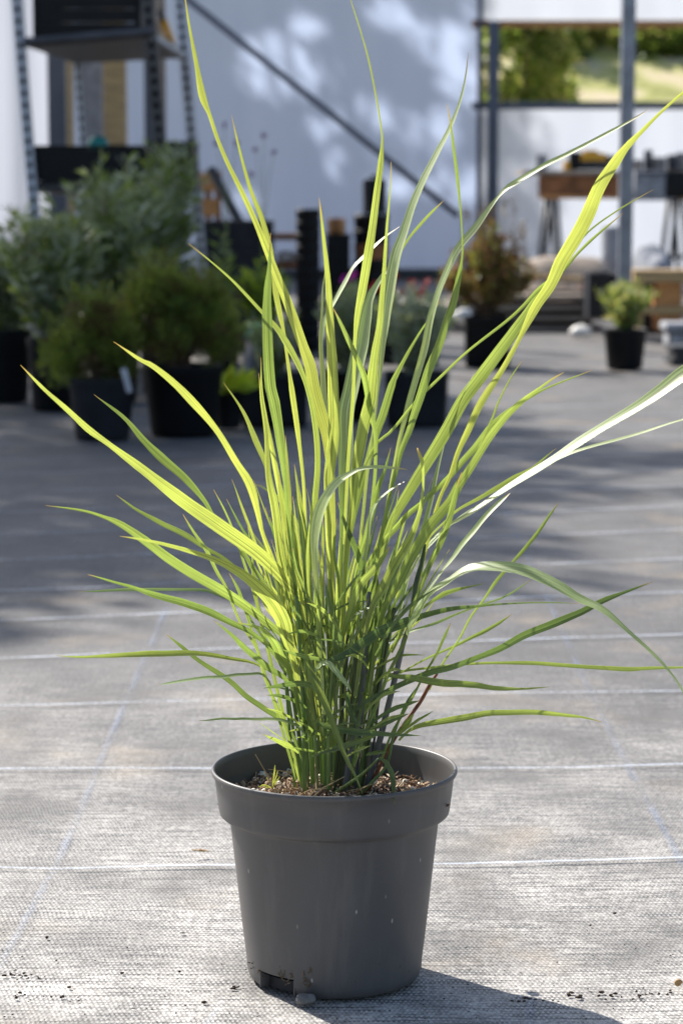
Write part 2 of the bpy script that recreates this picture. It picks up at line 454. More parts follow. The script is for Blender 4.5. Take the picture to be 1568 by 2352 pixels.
bm = bmesh.new(); box(bm, (-6.2, WY - 0.08, 0.06), (15.6, 0.06, 0.12), bev=0.004); obj('base_board', bm, M['darksteel'], wall)

sw = thing('film_screen', 'bright crumpled white plastic sheet hanging at the far left edge', 'plastic sheet', (-3.4, 17.5, 0))
bm = bmesh.new()
nx, nz = 50, 20
x0, x1 = -5.0, P(118, 300, 17.5).x
g = [[bm.verts.new((x0 + (x1 - x0) * i / nx, 17.5 + 0.10 * noise.noise(Vector((i * 0.33, j * 0.04, 2))) + 0.04 * math.sin(i * 0.9), 0.02 + 3.2 * j / nz)) for i in range(nx + 1)] for j in range(nz + 1)]
for j in range(nz):
    for i in range(nx): bm.faces.new((g[j][i], g[j][i + 1], g[j + 1][i + 1], g[j + 1][i]))
obj('sheet', bm, M['film_dim'], sw)
bm = bmesh.new(); tube(bm, [(x0, 17.5, 3.23), (x1, 17.5, 3.23)], 0.025, 8); obj('top_rail', bm, M['galv'], sw)

# main steel pole on the right
bm = bmesh.new()
xp = P(1436, 450, 14).x
box(bm, (xp, 14, 2.2), (PX(31, 14), 0.07, 4.4), bev=0.006)
box(bm, (xp, 14, 0.006), (0.16, 0.16, 0.012), bev=0.002)
po = origin(obj('steel_pole', bm, M['galv'])); tag(po, 'tall grey galvanised steel pole standing behind the small potted shrub on the right', 'pole')

# things standing upright behind the rack
def upright(name, x0, x1, Y, mat, label, cat, th=0.05, top=3.4, group=None, bands=False):
    bm = bmesh.new(); a, b = P(x0, 300, Y).x, P(x1, 300, Y).x
    box(bm, ((a + b) / 2, Y, top / 2), (b - a, th, top), bev=0.004)
    if bands:
        for z in (1.2, 1.9, 2.45):
            box(bm, ((a + b) / 2, Y - th / 2 - 0.004, z), (b - a + 0.004, 0.012, 0.05), mi=1)
    return tag(origin(obj(name, bm, [M[mat], M['stem_brown']], smooth=False)), label, cat, group)
upright('standing_board', 112, 154, 16.4, 'slate', 'dark slate blue panel standing upright, left of the wooden post behind the rack', 'panel')
upright('wooden_strip', 156, 170, 16.0, 'wood_yellow', 'narrow brown wooden strip upright against the slate panel behind the rack', 'wooden strip')
upright('wooden_post', 240, 291, 16.2, 'wood_yellow', 'wide tan wooden post with dark bands seen through the middle of the rack', 'post', bands=True, th=0.12)
upright('steel_post', 333, 352, 16.6, 'slate', 'dark grey steel post just behind the near right rack upright', 'post', th=0.06)
upright('wooden_batten', 362, 382, 16.8, 'wood', 'thin reddish brown batten between the steel post and the far right rack upright', 'batten')
upright('film_roll', 188, 238, 17.1, 'greybag', 'pale grey rolled plastic sheet standing left of the wide wooden post', 'plastic roll', th=0.1)

# ------------------------------------------------------------------ foliage generator
def leafquad(bm, p, d, w, l, mi, up=Vector((0, 0, 1))):
    d = d.normalized()
    s = d.cross(Vector((random.uniform(-1, 1), random.uniform(-1, 1), random.uniform(-1, 1))))
    if s.length < 1e-3: return
    s.normalize()
    a = bm.verts.new(p); b = bm.verts.new(p + d * l * 0.45 + s * w / 2); c = bm.verts.new(p + d * l); e = bm.verts.new(p + d * l * 0.45 - s * w / 2)
    bm.faces.new((a, b, c, e)).material_index = mi
def rnd_ball():
    while True:
        v = Vector((random.uniform(-1, 1), random.uniform(-1, 1), random.uniform(-1, 1)))
        if v.length_squared <= 1: return v
def foliage(c, r, n, leaf, nclump, clump_r, nm=1, shell=0.5, upb=0.3, wts=None):
    """leaf sized faces grouped in clumps filling an ellipsoid with an uneven outline"""
    bm = bmesh.new()
    tips = []
    for _ in range(nclump):
        v = rnd_ball()
        if random.random() < shell and v.length > 0.05: v = v.normalized() * random.uniform(0.7, 1.08)
        tips.append(Vector((c[0] + v.x * r[0], c[1] + v.y * r[1], c[2] + v.z * r[2])))
    per = max(1, n // nclump)
    for t in tips:
        k = random.uniform(0.6, 1.4)
        mi = random.choices(range(nm), wts)[0] if wts else random.randrange(nm)
        for _ in range(int(per * random.uniform(0.5, 1.5))):
            v = rnd_ball() * clump_r * k
            d = (v.normalized() if v.length > 1e-5 else Vector((0, 0, 1))) + Vector((0, 0, upb)) + rnd_ball() * 0.4
            leafquad(bm, t + v, d, leaf[0] * random.uniform(0.7, 1.3), leaf[1] * random.uniform(0.7, 1.3), mi if random.random() < 0.75 else random.randrange(nm))
    return bm
def pot_mesh(R0, h, squ=0.0, taper=0.8, n=40, c=(0, 0, 0)):
    bm = bmesh.new()
    t = 0.004
    prof = [(R0 * taper * 0.9, 0.006), (R0 * taper * 0.96, 0.0), (R0 * taper, 0.006), (R0 * 0.955, h * 0.86), (R0 * 0.965, h * 0.865), (R0 * 0.99, h * 0.97), (R0, h * 0.985), (R0, h), (R0 - t, h), (R0 - t * 1.5, h * 0.97), (R0 * 0.93, h * 0.85), (R0 * taper * 0.95, 0.02)]
    rs = lathe(bm, prof, n, c, squ=squ)
    bm.faces.new(rs[0][::-1]); bm.faces.new(rs[-1])
    return bm
def soil_disc(c, r, z, squ=0.0):
    bm = bmesh.new()
    rs = lathe(bm, [(r, z), (r * 0.7, z + 0.006), (r * 0.35, z + 0.01), (r * 0.05, z + 0.008)], 24, c, squ=squ)
    bm.faces.new(rs[-1])
    for v in bm.verts: v.co.z += 0.006 * noise.noise(v.co * 60)
    return bm
def potted(name, label, cat, xc, ybase, Rpx, hpx, squ=0, group=None, mat='black', taper=0.8):
    """pot standing on the ground at picture point (xc, ybase = front foot)"""
    g = G(xc, ybase)
    R0 = PX(Rpx, g.y); g.y += R0 * 0.8
    R0 = PX(Rpx, g.y)
    h = PX(hpx, g.y)
    t = thing(name, label, cat, (g.x, g.y, 0), group)
    obj('pot', pot_mesh(R0, h, squ, taper, c=(g.x, g.y, 0)), M[mat], t)
    obj('soil', soil_disc((g.x, g.y, 0), R0 * 0.93, h * 0.88, squ), M['soil_dark'], t)
    return t, g.x, g.y, R0, h
def stems(t, x, y, z0, tips, r=0.004, mat='stem_brown', spread=0.04):
    bm = bmesh.new()
    for tp in tips:
        a = Vector((x + random.uniform(-spread, spread), y + random.uniform(-spread, spread), z0))
        m = a.lerp(tp, 0.5) + Vector((random.uniform(-.01, .01), 0, 0.02))
        tube(bm, [a, m, tp], [r, r * 0.75, r * 0.4], 5, cap=False)
    obj('stems', bm, M[mat], t)
def lance_plant(t, x, y, z0, hw, top, nst, leaf, mats, r=0.0035, dens=1.0, stem='stem_green', lean=1.0):
    """many upright stems clothed in narrow leaves"""
    bs = bmesh.new(); bl = bmesh.new()
    for _ in range(nst):
        a = Vector((x + random.uniform(-.5, .5) * hw * .5, y + random.uniform(-.5, .5) * hw * .5, z0))
        ang = random.uniform(0, 2 * math.pi); rr = hw * math.sqrt(random.random()) * lean
        hgt = (top - z0) * random.uniform(0.62, 1.0) * (1 - 0.25 * (rr / hw) ** 2)
        b = Vector((x + rr * math.cos(ang), y + rr * math.sin(ang), z0 + hgt))
        pts = [a.lerp(b, f) + Vector((0, 0, 0.06 * hgt * math.sin(f * math.pi))) for f in (0, .25, .5, .75, 1)]
        tube(bs, pts, [r, r * .8, r * .6, r * .5, r * .3], 4, cap=False)
        nl = int(46 * dens * hgt / 0.5)
        for q in range(nl):
            f = 0.12 + 0.88 * (q + random.random()) / nl
            k = min(3, int(f * 4)); p = pts[k].lerp(pts[k + 1], f * 4 - k)
            a2 = random.uniform(0, 2 * math.pi)
            d = Vector((math.cos(a2), math.sin(a2), random.uniform(0.1, 1.2)))
            sc_ = (1.1 - 0.4 * f) * random.uniform(0.7, 1.2)
            leafquad(bl, p, d, leaf[0] * sc_, leaf[1] * sc_, random.randrange(len(mats)))
    obj('stems', bs, M[stem], t)
    return obj('foliage', bl, [M[q] for q in mats], t, smooth=False)
# ------------------------------------------------------------------ outside: hill, trees, bushes
random.seed(11)
def hillmat():
    m, nt, p, out = newmat('meadow')
    tc = N(nt, 'ShaderNodeTexCoord')
    no = N(nt, 'ShaderNodeTexNoise'); no.inputs['Scale'].default_value = 1.1; no.inputs['Detail'].default_value = 8
    nt.links.new(tc.outputs['Object'], no.inputs[0])
    r = ramp(nt, no.outputs[0], [(0.36, (0.22, 0.24, 0.05)), (0.48, (0.44, 0.42, 0.14)), (0.6, (0.60, 0.50, 0.32))])
    nt.links.new(r.outputs[0], p.inputs['Base Color']); p.inputs['Roughness'].default_value = 0.9
    return m
M['meadow'] = hillmat()
bm = bmesh.new()
g = []
for j in range(40):
    y = 32 + j * 1.6
    g.append([])
    for i in range(60):
        x = -30 + i * 1.4
        z = -0.02 + max(0, y - 33) ** 1.25 * 0.115 + 0.25 * noise.noise(Vector((x * 0.15, y * 0.15, 0))) * min(1, max(0, (y - 33) / 6))
        g[j].append(bm.verts.new((x, y, z)))
for j in range(39):
    for i in range(59): bm.faces.new((g[j][i], g[j][i + 1], g[j + 1][i + 1], g[j + 1][i]))
tag(obj('hill', bm, M['meadow']), kind='structure')
def hz(y, x=0): return -0.02 + max(0, y - 33) ** 1.25 * 0.115 + 0.25 * noise.noise(Vector((x * 0.15, y * 0.15, 0))) * min(1, max(0, (y - 33) / 6))
def tree(name, label, cat, x, y, z0, hc, r, n, leaf, mats, group=None, trunk_r=0.06, ncl=90, clr=0.22, limbs=6, shell=0.5, wts=None):
    t = thing(name, label, cat, (x, y, z0), group)
    bm = bmesh.new()
    tube(bm, [(x, y, z0 - 0.1), (x + .05, y, z0 + (hc - z0) * 0.5), (x, y, hc + r[2] * 0.3)], [trunk_r, trunk_r * .75, trunk_r * .35], 8)
    for k in range(limbs):
        a = k * 2.4; s = Vector((x, y, z0 + (hc - z0) * (0.45 + 0.08 * k)))
        e = Vector((x + math.cos(a) * r[0] * .7, y + math.sin(a) * r[1] * .7, hc + r[2] * random.uniform(-.2, .6)))
        tube(bm, [s, s.lerp(e, .5) + Vector((0, 0, .1 * r[2])), e], [trunk_r * .5, trunk_r * .3, trunk_r * .12], 5)
    obj('trunk', bm, M['bark'], t)
    obj('crown', foliage((x, y, hc), r, n, leaf, ncl, clr, len(mats), shell, 0.1, wts), [M[q] for q in mats], t, smooth=False)
    return t
# seen through the window
p = P(1200, 160, 36.0)
tree('leafy_tree', 'dense dark green tree filling the left end of the window opening', 'tree', p.x, 36, hz(36, p.x), p.z, (0.72, 0.7, 0.95), 7000, (0.07, 0.11), ['mid', 'dark', 'pale'], ncl=150, clr=0.16, wts=[4, 2, 3])
p = P(1228, 215, 37.5)
tree('round_bush', 'low yellow green bush at the foot of the dark tree outside the window', 'bush', p.x, 37.5, hz(37.5, p.x), p.z - 0.05, (0.6, 0.5, 0.4), 2500, (0.06, 0.1), ['mid', 'pale', 'pale'], trunk_r=0.03, ncl=50, clr=0.16)
for i, (px_, py_, Y, r, lab) in enumerate([
        (1330, 92, 49.5, (.55, .5, .33), 'pale yellow green shrub near the top of the meadow, just left of the steel pole'),
        (1405, 84, 50, (.5, .5, .36), 'light green shrub on the meadow top half hidden behind the steel pole'),
        (1486, 100, 49, (.55, .5, .34), 'yellow green shrub on the meadow right of the steel pole'),
        (1562, 90, 49, (.6, .6, .5), 'darker green shrub at the right end of the window opening'),
        (1272, 98, 48.5, (.5, .5, .5), 'olive shrub on the meadow top above the dark tree')]):
    p = P(px_, py_, Y)
    tree('meadow_shrub', lab, 'shrub', p.x, Y, min(hz(Y, p.x), p.z - 0.4), p.z, r, 2200, (0.11, 0.17), (['pale', 'mid'], ['pale', 'pale', 'mid'])[i % 2] if i < 3 else ['mid', 'dark', 'pale'], 'shrubs on the meadow outside', trunk_r=0.05, ncl=60, clr=0.3)

# unseen trees added outside the frame on the sun side: they shade the left half and dapple the film
random.seed(5)
def shade_tree(x, y, zc, r, n, leaf, ncl, clr, lab):
    tree('tall_tree', lab, 'tree', x, y, 0, zc, r, n, leaf, ['dark', 'mid'], 'tall trees outside the greenhouse', trunk_r=0.16, ncl=ncl, clr=clr, shell=0.45)
tt = 10.0
c0 = Vector((-1.8, 8.8, 0)) + S * tt
shade_tree(c0.x, c0.y, c0.z, (2.2, 3.3, 1.9), 26000, (0.09, 0.14), 260, 0.40, 'tall leafy tree standing beyond the left edge, shading the rack and plants')
GAPS = [(640, 175, .42), (600, 110, .2), (835, 265, .26), (800, 380, .26), (1010, 110, .30), (995, 300, .28), (1050, 430, .30), (900, 30, .25), (560, 470, .22), (720, 300, .16), (900, 430, .2), (1075, 200, .25), (700, 60, .18)]  # spots where the added crowns are cut open to light the film
GW = [(P(gx, gy, 26).x, P(gx, gy, 26).z, r) for gx, gy, r in GAPS]
def lets_light(p):
    """openings in the crowns: the light through them falls on the film wall"""
    q = p - S * ((p.y - 26) / S.y)
    for gx, gz_, r in GW:
        d = math.hypot((q.x - gx) * .8, (q.z - gz_) * 1.1)
        k_ = min(1, max(0, (d / r - .55) / 1.35))
        if random.random() < .98 * (1 - k_ * k_ * (3 - 2 * k_)) ** .8: return True
    return False
for k, (cx, cz, rr, n, ncl) in enumerate([(-1.9, 2.0, 1.8, 46000, 420), (0.1, 2.0, 1.35, 32000, 300)]):
    c1 = Vector((cx, 26, cz)) + S * 15
    n0 = len(bpy.data.objects)
    shade_tree(c1.x, c1.y, c1.z, (rr, 1.6, 1.7), n, (0.08, 0.12), ncl, 0.36, ['tall tree behind the film wall, left of the other one, dappling the film', 'tall tree behind the middle of the film wall, dappling it with shade'][k])
    cr_ = [o for o in bpy.data.objects if o.name.startswith('crown') and abs((o.parent.location + o.data.vertices[0].co).z - c1.z) < 4 and abs(o.parent.location.x - c1.x) < .01][0]
    bm = bmesh.new(); bm.from_mesh(cr_.data)
    dead = [f for f in bm.faces if lets_light(f.calc_center_median() + cr_.parent.location)]
    bmesh.ops.delete(bm, geom=dead, context='FACES'); bm.to_mesh(cr_.data); bm.free()

# ------------------------------------------------------------------ slotted steel rack
random.seed(3)
def rot_y(a): return Matrix.Rotation(a, 3, 'Y')
rack = thing('slotted_rack', 'tall leaning rack of perforated steel angle with a dark shelf, far left', 'rack', (0, 0, 0))
RN, RF = 11.6, 13.6
def slotted_post(x0, y0, x1, y1, Y, w, pitch, mat='zinc'):
    """perforated flange between two picture points, extended to the ground"""
    a = P(x0, y0, Y); b = P(x1, y1, Y)
    d = (a - b).normalized()
    b = b - d * (b.z / d.z)          # down to the ground
    a = a + d * 0.25
    Lh = (a - b).length
    s = d.cross(Vector((0, 1, 0))).normalized()
    rot = Matrix((s, Vector((0, 1, 0)), d)).transposed()
    bm = bmesh.new()
    def lb(u, v, z, su, sv, sz, mi=0): box(bm, b + s * u + Vector((0, v, 0)) + d * z, (su, sv, sz), rot, mi=mi)
    e = w * 0.27
    lb(-w / 2 + e / 2, 0, Lh / 2, e, 0.0025, Lh); lb(w / 2 - e / 2, 0, Lh / 2, e, 0.0025, Lh)
    n = int(Lh / pitch)
    for k in range(n + 1): lb(0, 0, k * pitch, w - 2 * e, 0.0024, pitch * 0.46)
    lb(-w / 2 + 0.0015, w * 0.45, Lh / 2, 0.0025, w * 0.85, Lh, 1)      # second flange of the angle
    lb(0, w * 0.9, Lh / 2, w, 0.002, Lh, 1)
    o = obj('upright', bm, [M[mat], M['black']], rack, smooth=False)
    return b, a
p1 = slotted_post(38, 0, 66, 335, RN, PX(22, RN), 0.056)
p2 = slotted_post(338, 0, 368, 335, RN, PX(28, RN), 0.056, 'dull')
p3 = slotted_post(168, 0, 190, 335, RF, PX(15, RF), 0.056)
p4 = slotted_post(412, 0, 441, 335, RF, PX(22, RF), 0.056)
def quad_slab(pts, th, mat, name, parent, lip=0.0):
    bm = bmesh.new()
    lo4 = [bm.verts.new(p) for p in pts]; hi4 = [bm.verts.new(p + Vector((0, 0, th))) for p in pts]
    bm.faces.new(lo4[::-1]); bm.faces.new(hi4)
    for i in range(4): bm.faces.new((lo4[i], lo4[(i + 1) % 4], hi4[(i + 1) % 4], hi4[i]))
    return obj(name, bm, mat, parent, smooth=False)
sh = [P(58, 106, RN - .02), P(352, 82, RN - .02), P(424, 134, RF), P(172, 146, RF)]
quad_slab([p + Vector((0, 0, 0.0)) for p in sh], 0.035, M['wood_dark'] if 'wood_dark' in M else M['darksteel'], 'shelf', rack)
bm = bmesh.new()
a, b = P(56, 104, RN - .03), P(354, 79, RN - .03)
tube(bm, [a + Vector((0, 0, .012)), b + Vector((0, 0, .012))], 0.024, 4)
obj('shelf_edge', bm, M['dull'], rack, smooth=False)
bm = bmesh.new()
a, b = P(350, 84, RN - .02), P(424, 130, RF)
tube(bm, [a, b], 0.016, 4); obj('shelf_edge', bm, M['galv'], rack, smooth=False)
sh2 = [P(64, 440, RN), P(372, 430, RN), P(440, 455, RF), P(190, 455, RF)]
quad_slab(sh2, 0.03, M['darksteel'], 'shelf', rack)
sh3 = [P(72, 640, RN), P(378, 630, RN), P(445, 620, RF), P(195, 620, RF)]
quad_slab(sh3, 0.03, M['darksteel'], 'shelf', rack)

def crate(name, label, x0, y0, x1, y1, Y, depth, mat='black', cat='crate', group=None, slats=4, tilt=0.0):
    """open plastic crate: slatted sides, solid base, corner posts"""
    a = P(x0, y0, Y); b = P(x1, y1, Y)
    w = abs(b.x - a.x); h = abs(a.z - b.z); cx = (a.x + b.x) / 2; z0 = min(a.z, b.z)
    t = thing(name, label, cat, (cx, Y + depth / 2, z0), group)
    bm = bmesh.new()
    th = 0.012
    box(bm, (cx, Y + depth / 2, z0 + th / 2), (w - 0.03, depth - 0.03, th))
    obj('base', bm, M[mat], t, smooth=False)
    bm = bmesh.new()
    for i in range(slats):
        zc = z0 + h * (i + 0.5) / slats; sh_ = h / slats * 0.92
        for yy in (Y, Y + depth): box(bm, (cx, yy, zc), (w - 0.02, th, sh_))
        for xx in (cx - w / 2, cx + w / 2): box(bm, (xx, Y + depth / 2, zc), (th, depth - 0.02, sh_))
    for xx in (cx - w / 2, cx + w / 2):
        for yy in (Y, Y + depth): box(bm, (xx, yy, z0 + h / 2), (0.03, 0.03, h), bev=0.003)
    obj('side', bm, M[mat], t, smooth=False)
    bm = bmesh.new()
    for yy in (Y, Y + depth): box(bm, (cx, yy, z0 + h + 0.008), (w + 0.04, 0.035, 0.016), bev=0.003)
    for xx in (cx - w / 2, cx + w / 2): box(bm, (xx, Y + depth / 2, z0 + h + 0.007), (0.035, depth - 0.036, 0.014), bev=0.003)
    obj('rim', bm, M[mat], t, smooth=False)
    return t
# loads on the rack
crate('plastic_crate', 'black plastic crate standing on the high rack shelf at the top left corner', 82, -75, 318, 84, RN + .08, 0.9, 'black', group=None, slats=5)
crate('plastic_crate', 'long black plastic crate on the middle rack shelf under the turquoise ball', 72, 342, 330, 434, RN + .05, 0.55, 'black', slats=5)
crate('plastic_crate', 'smaller black crate on the middle rack shelf at its right end behind the tall plant', 348, 332, 436, 440, RN + .75, 0.5, 'black', slats=5)
crate('plastic_crate', 'dark crate on the lowest rack shelf with leaves in front of it', 90, 520, 350, 622, RN + .05, 0.6, 'black', slats=5)
bm = bmesh.new(); c = P(226, 342, RN + .25)
lathe(bm, [(0.004, 0.062), (0.022, 0.060), (0.040, 0.050), (0.050, 0.034), (0.052, 0.014), (0.047, 0.0), (0.054, -0.004), (0.054, -0.012), (0.045, -0.012)], 28, (c.x, c.y, c.z), close_bot=False)
tag(origin(obj('turquoise_bowl', bm, M['teal'])), 'upturned turquoise plastic bowl on top of the long black crate', 'bowl')
bm = bmesh.new(); a = P(372, 40, RN + 1.1); b = P(392, 95, RN + 1.5)
tube(bm, [a, b], [0.02, 0.026], 10); tube(bm, [a + (a - b) * .25, a], [0.012, 0.022], 10, mi=1)
tag(origin(obj('hand_tool', bm, [M['yellow'], M['darksteel']])), 'yellow and black hand tool lying at the right edge of the high rack shelf', 'tool')

# ------------------------------------------------------------------ plants on the left, in the shade
random.seed(21)
labs = ['tall grey green leafy plant at the far left edge, beneath the bright white sheet', 'grey green leafy plant second from the left edge, in front of the rack',
        'bushy grey green plant in front of the middle of the rack', 'tallest grey green plant with narrow leaves, in front of the right rack uprights']
for i, (xc, top, yb, Rp, hw) in enumerate([(8, 500, 925, 62, 130), (120, 430, 945, 62, 125), (262, 355, 925, 60, 135), (372, 300, 905, 58, 115)]):
    t, x, y, R0, h = potted('leafy_potted_plant', labs[i], 'plant', xc, yb, Rp, 165, group='tall grey green plants in front of the rack')
    zt = P(xc, top, y).z
    lance_plant(t, x, y, h * 0.85, PX(hw, y), zt, 38, (0.022, 0.105), ['art', 'art', 'art2', 'dark'] if i < 3 else ['art', 'art2', 'mid'], dens=.95)
# front two mounds
def mound(lobes, n, nsh):
    bm = bmesh.new()
    tot = sum(l[3] * l[4] for l in lobes)
    for (lx, ly, lz, rh, rv) in lobes:
        k = int(n * rh * rv / tot)
        for _ in range(k // 60):
            v = rnd_ball(); v = v.normalized() * random.uniform(.35, 1.05)
            t0 = Vector((lx + v.x * rh, ly + v.y * rh, lz + v.z * rv)); cr0 = random.uniform(.018, .038); mi = random.choices([0, 1, 2], [5, 3, 2 if v.z > -.2 else 6])[0]
            for _ in range(60):
                w = rnd_ball() * cr0
                leafquad(bm, t0 + w, w.normalized() + Vector((v.x * .5, v.y * .5, .7)), .005, random.uniform(.016, .034), mi)
    for _ in range(nsh):        # stray shoots breaking the outline
        lx, ly, lz, rh, rv = random.choice(lobes)
        a = random.uniform(0, 6.283); d = Vector((math.cos(a) * .6, math.sin(a) * .4, random.uniform(.4, 1.2))).normalized()
        b = Vector((lx, ly, lz)) + Vector((d.x * rh, d.y * rh, d.z * rv)) * .8; L_ = random.uniform(.05, .11)
        for _ in range(55): leafquad(bm, b + d * L_ * random.random() + rnd_ball() * .008, d + rnd_ball() * .7, .004, .02, random.choice([0, 0, 1, 2]))
    return bm
t, x, y, R0, h = potted('mounded_potted_shrub', 'small feathery green shrub in a dark pot, left of the larger mounded shrub', 'shrub', 230, 1012, 78, 140, mat='blackgrey')
c = P(205, 790, y)
obj('foliage', mound([(c.x - .02, y, c.z - .01, .115, .12), (c.x + .07, y + .02, c.z + .03, .09, .09), (c.x - .09, y, c.z - .07, .08, .08), (c.x + .02, y - .03, c.z + .09, .07, .07), (c.x + .11, y, c.z - .07, .07, .09)], 12000, 44), [M['fern'], M['dark'], M['fern2']], t, smooth=False)
stems(t, x, y, h * .88, [Vector((c.x + random.uniform(-.11, .11), y + random.uniform(-.1, .1), c.z + random.uniform(-.1, .08))) for _ in range(16)], 0.005)
bm = bmesh.new(); q = P(291, 874, y - R0 - .01); box(bm, q, (0.022, 0.003, 0.09), Matrix.Rotation(R(-14), 3, 'Y'), bev=0.001); obj('plant_tag', bm, M['tagwhite'], t)
t, x, y, R0, h = potted('mounded_potted_shrub', 'large mounded feathery green shrub in a black pot beside the lime leaves', 'shrub', 417, 1004, 94, 160)
c = P(398, 735, y)
obj('foliage', mound([(c.x, y, c.z - .02, .15, .14), (c.x + .12, y + .02, c.z - .01, .12, .11), (c.x - .13, y, c.z - .04, .11, .12), (c.x - .03, y - .03, c.z + .11, .08, .09), (c.x + .09, y, c.z + .09, .08, .07), (c.x + .17, y, c.z - .10, .08, .07), (c.x - .1, y + .02, c.z + .07, .06, .07)], 20000, 70), [M['fern'], M['dark'], M['fern2']], t, smooth=False)
stems(t, x, y, h * .88, [Vector((c.x + random.uniform(-.14, .14), y + random.uniform(-.12, .12), c.z + random.uniform(-.12, .1))) for _ in range(22)], 0.006)
# lime leaves beside it
t, x, y, R0, h = potted('lime_leaved_plant', 'low plant with broad lime yellow leaves beside the large mounded shrub', 'plant', 524, 985, 34, 88)
bm = bmesh.new()
for k in range(34):
    a = random.uniform(0, 6.28); s = Vector((x + random.uniform(-.03, .03), y + random.uniform(-.03, .03), h * .9))
    d = Vector((math.cos(a), math.sin(a) * .7, random.uniform(.15, .9)))
    leafquad(bm, s + d.normalized() * .03, d, 0.04, random.uniform(.08, .14), 0)
obj('foliage', bm, [M['lime']], t, smooth=False)

# ------------------------------------------------------------------ middle: crates, stacked pots, timber
crate('plastic_crate', 'wide black crate on top of another, left of the straight black pot column', 468, 514, 618, 640, 14.0, 0.45, 'blackgrey', slats=6)
crate('plastic_crate', 'black crate underneath the wide one, mostly hidden by green plants', 470, 650, 622, 800, 14.0, 0.45, 'blackgrey', slats=6)
def pallet(name, label, x0, x1, Y, z0, h, n, mat, cat='pallet', depth=0.8, group=None):
    t = thing(name, label, cat, ((x0 + x1) / 2, Y + depth / 2, z0), group)
    bm = bmesh.new()
    for i in range(n): box(bm, ((x0 + x1) / 2, Y + depth * (i + .5) / n, z0 + h - .011), (x1 - x0, depth / n * .8, 0.02), bev=.002)
    for i in (0, n // 2, n - 1): box(bm, ((x0 + x1) / 2, Y + depth * (i + .5) / n, z0 + .011), (x1 - x0, depth / n * .8, 0.02), bev=.002)
    obj('deck_boards', bm, M[mat], t, smooth=False)
    bm = bmesh.new()
    for f in (.06, .5, .94): box(bm, (x0 + (x1 - x0) * f, Y + depth / 2, z0 + h / 2), (0.09, depth - .02, h - .045), bev=.002)
    obj('bearers', bm, M[mat], t, smooth=False)
    return t
# upright pallet with orange timber
t = thing('upright_pallet', 'orange brown wooden pallet stood on end, just right of the rack', 'pallet', (P(477, 450, 15).x, 15.1, 0))
bm = bmesh.new(); zt = P(477, 392, 15).z
for i in range(7): box(bm, (P(477, 450, 15).x, 15.05, zt * (i + .5) / 7), (PX(46, 15), 0.03, zt / 7 * .72), bev=.003)
obj('slats', bm, M['wood_orange'], t, smooth=False)
bm = bmesh.new()
for xx in (455, 476, 499): box(bm, (P(xx, 450, 15).x, 15.115, zt / 2), (0.035, 0.09, zt), bev=.003)
obj('bearers', bm, M['rust'], t, smooth=False)
bm = bmesh.new(); a, b = P(484, 388, 14.6), P(566, 540, 14.4); d = (b - a); b = a + d * (a.z / -d.z)
tube(bm, [a, b], 0.03, 4); tag(origin(obj('leaning_plank', bm, M['darksteel'], smooth=False)), 'dark plank leaning diagonally between the orange pallet and the wide black crate', 'plank')
def pot_column(label, xc, ytop, hwpx, Y, n, sq=0.0, rim_orange=False, group=None):
    g = P(xc, 800, Y); zt = P(xc, ytop, Y).z
    t = thing('stacked_pots', label, 'stack of pots', (g.x, Y, 0), group)
    R0 = PX(hwpx, Y); pitch = zt / n
    for k in range(n):
        bm = bmesh.new(); z = k * pitch
        lathe(bm, [(R0 * .96, z + .001), (R0 * .96, z + pitch * .55), (R0, z + pitch * .6), (R0, z + pitch * .93), (R0 * .97, z + pitch * .96), (R0 * .95, z + pitch * .97), (R0 * .945, z + pitch * 1.0)], 28, (g.x, Y, 0), squ=sq, close_top=True)
        obj('pot', bm, M['rust'] if rim_orange and k in (n - 3,) else M['black'], t)
    return t
pot_column('straight column of nested black pots behind the silver foliage, left of the orange box', 708, 480, 28, 14.0, 12)
pot_column('broad lower column of black nested pots with a brown one, under the narrow black column', 852, 492, 40, 14.2, 9, rim_orange=True)
g = P(860, 492, 14.2)
t = thing('black_canister', 'narrow black canister standing on top of the broad pot column', 'canister', (g.x, 14.2, g.z))
bm = bmesh.new(); r_ = PX(27, 14.2); zt = P(860, 412, 14.2).z - g.z
lathe(bm, [(r_ * 1.05, 0.0), (r_ * 1.05, .01), (r_ * .96, .02), (r_, zt * .9), (r_ * .9, zt * .97), (r_ * .6, zt)], 28, (g.x, 14.2, g.z + .004), close_top=True, close_bot=True)
obj('body', bm, M['black'], t)
bm = bmesh.new(); lathe(bm, [(r_ * .4, zt + .004), (r_ * .4, zt + .02), (r_ * .3, zt + .022)], 16, (g.x, 14.2, g.z + .004), close_top=True); obj('cap', bm, M['darksteel'], t)
crate('plastic_crate', 'black crate holding up the orange box, between the two black pot columns', 754, 545, 798, 800, 14.1, 0.35, 'black', slats=9)
t = thing('orange_box', 'small orange brown cardboard box on the black crate between the pot columns', 'box', (P(772, 540, 14.1).x, 14.25, P(772, 541, 14.1).z))
bm = bmesh.new(); px_box(bm, 752, 502, 793, 538, 14.12, .2, bev=.006); obj('body', bm, M['wood_orange'], t)
bm = bmesh.new(); px_box(bm, 768, 500, 777, 539, 14.112, .005); obj('strap', bm, M['rust'], t)
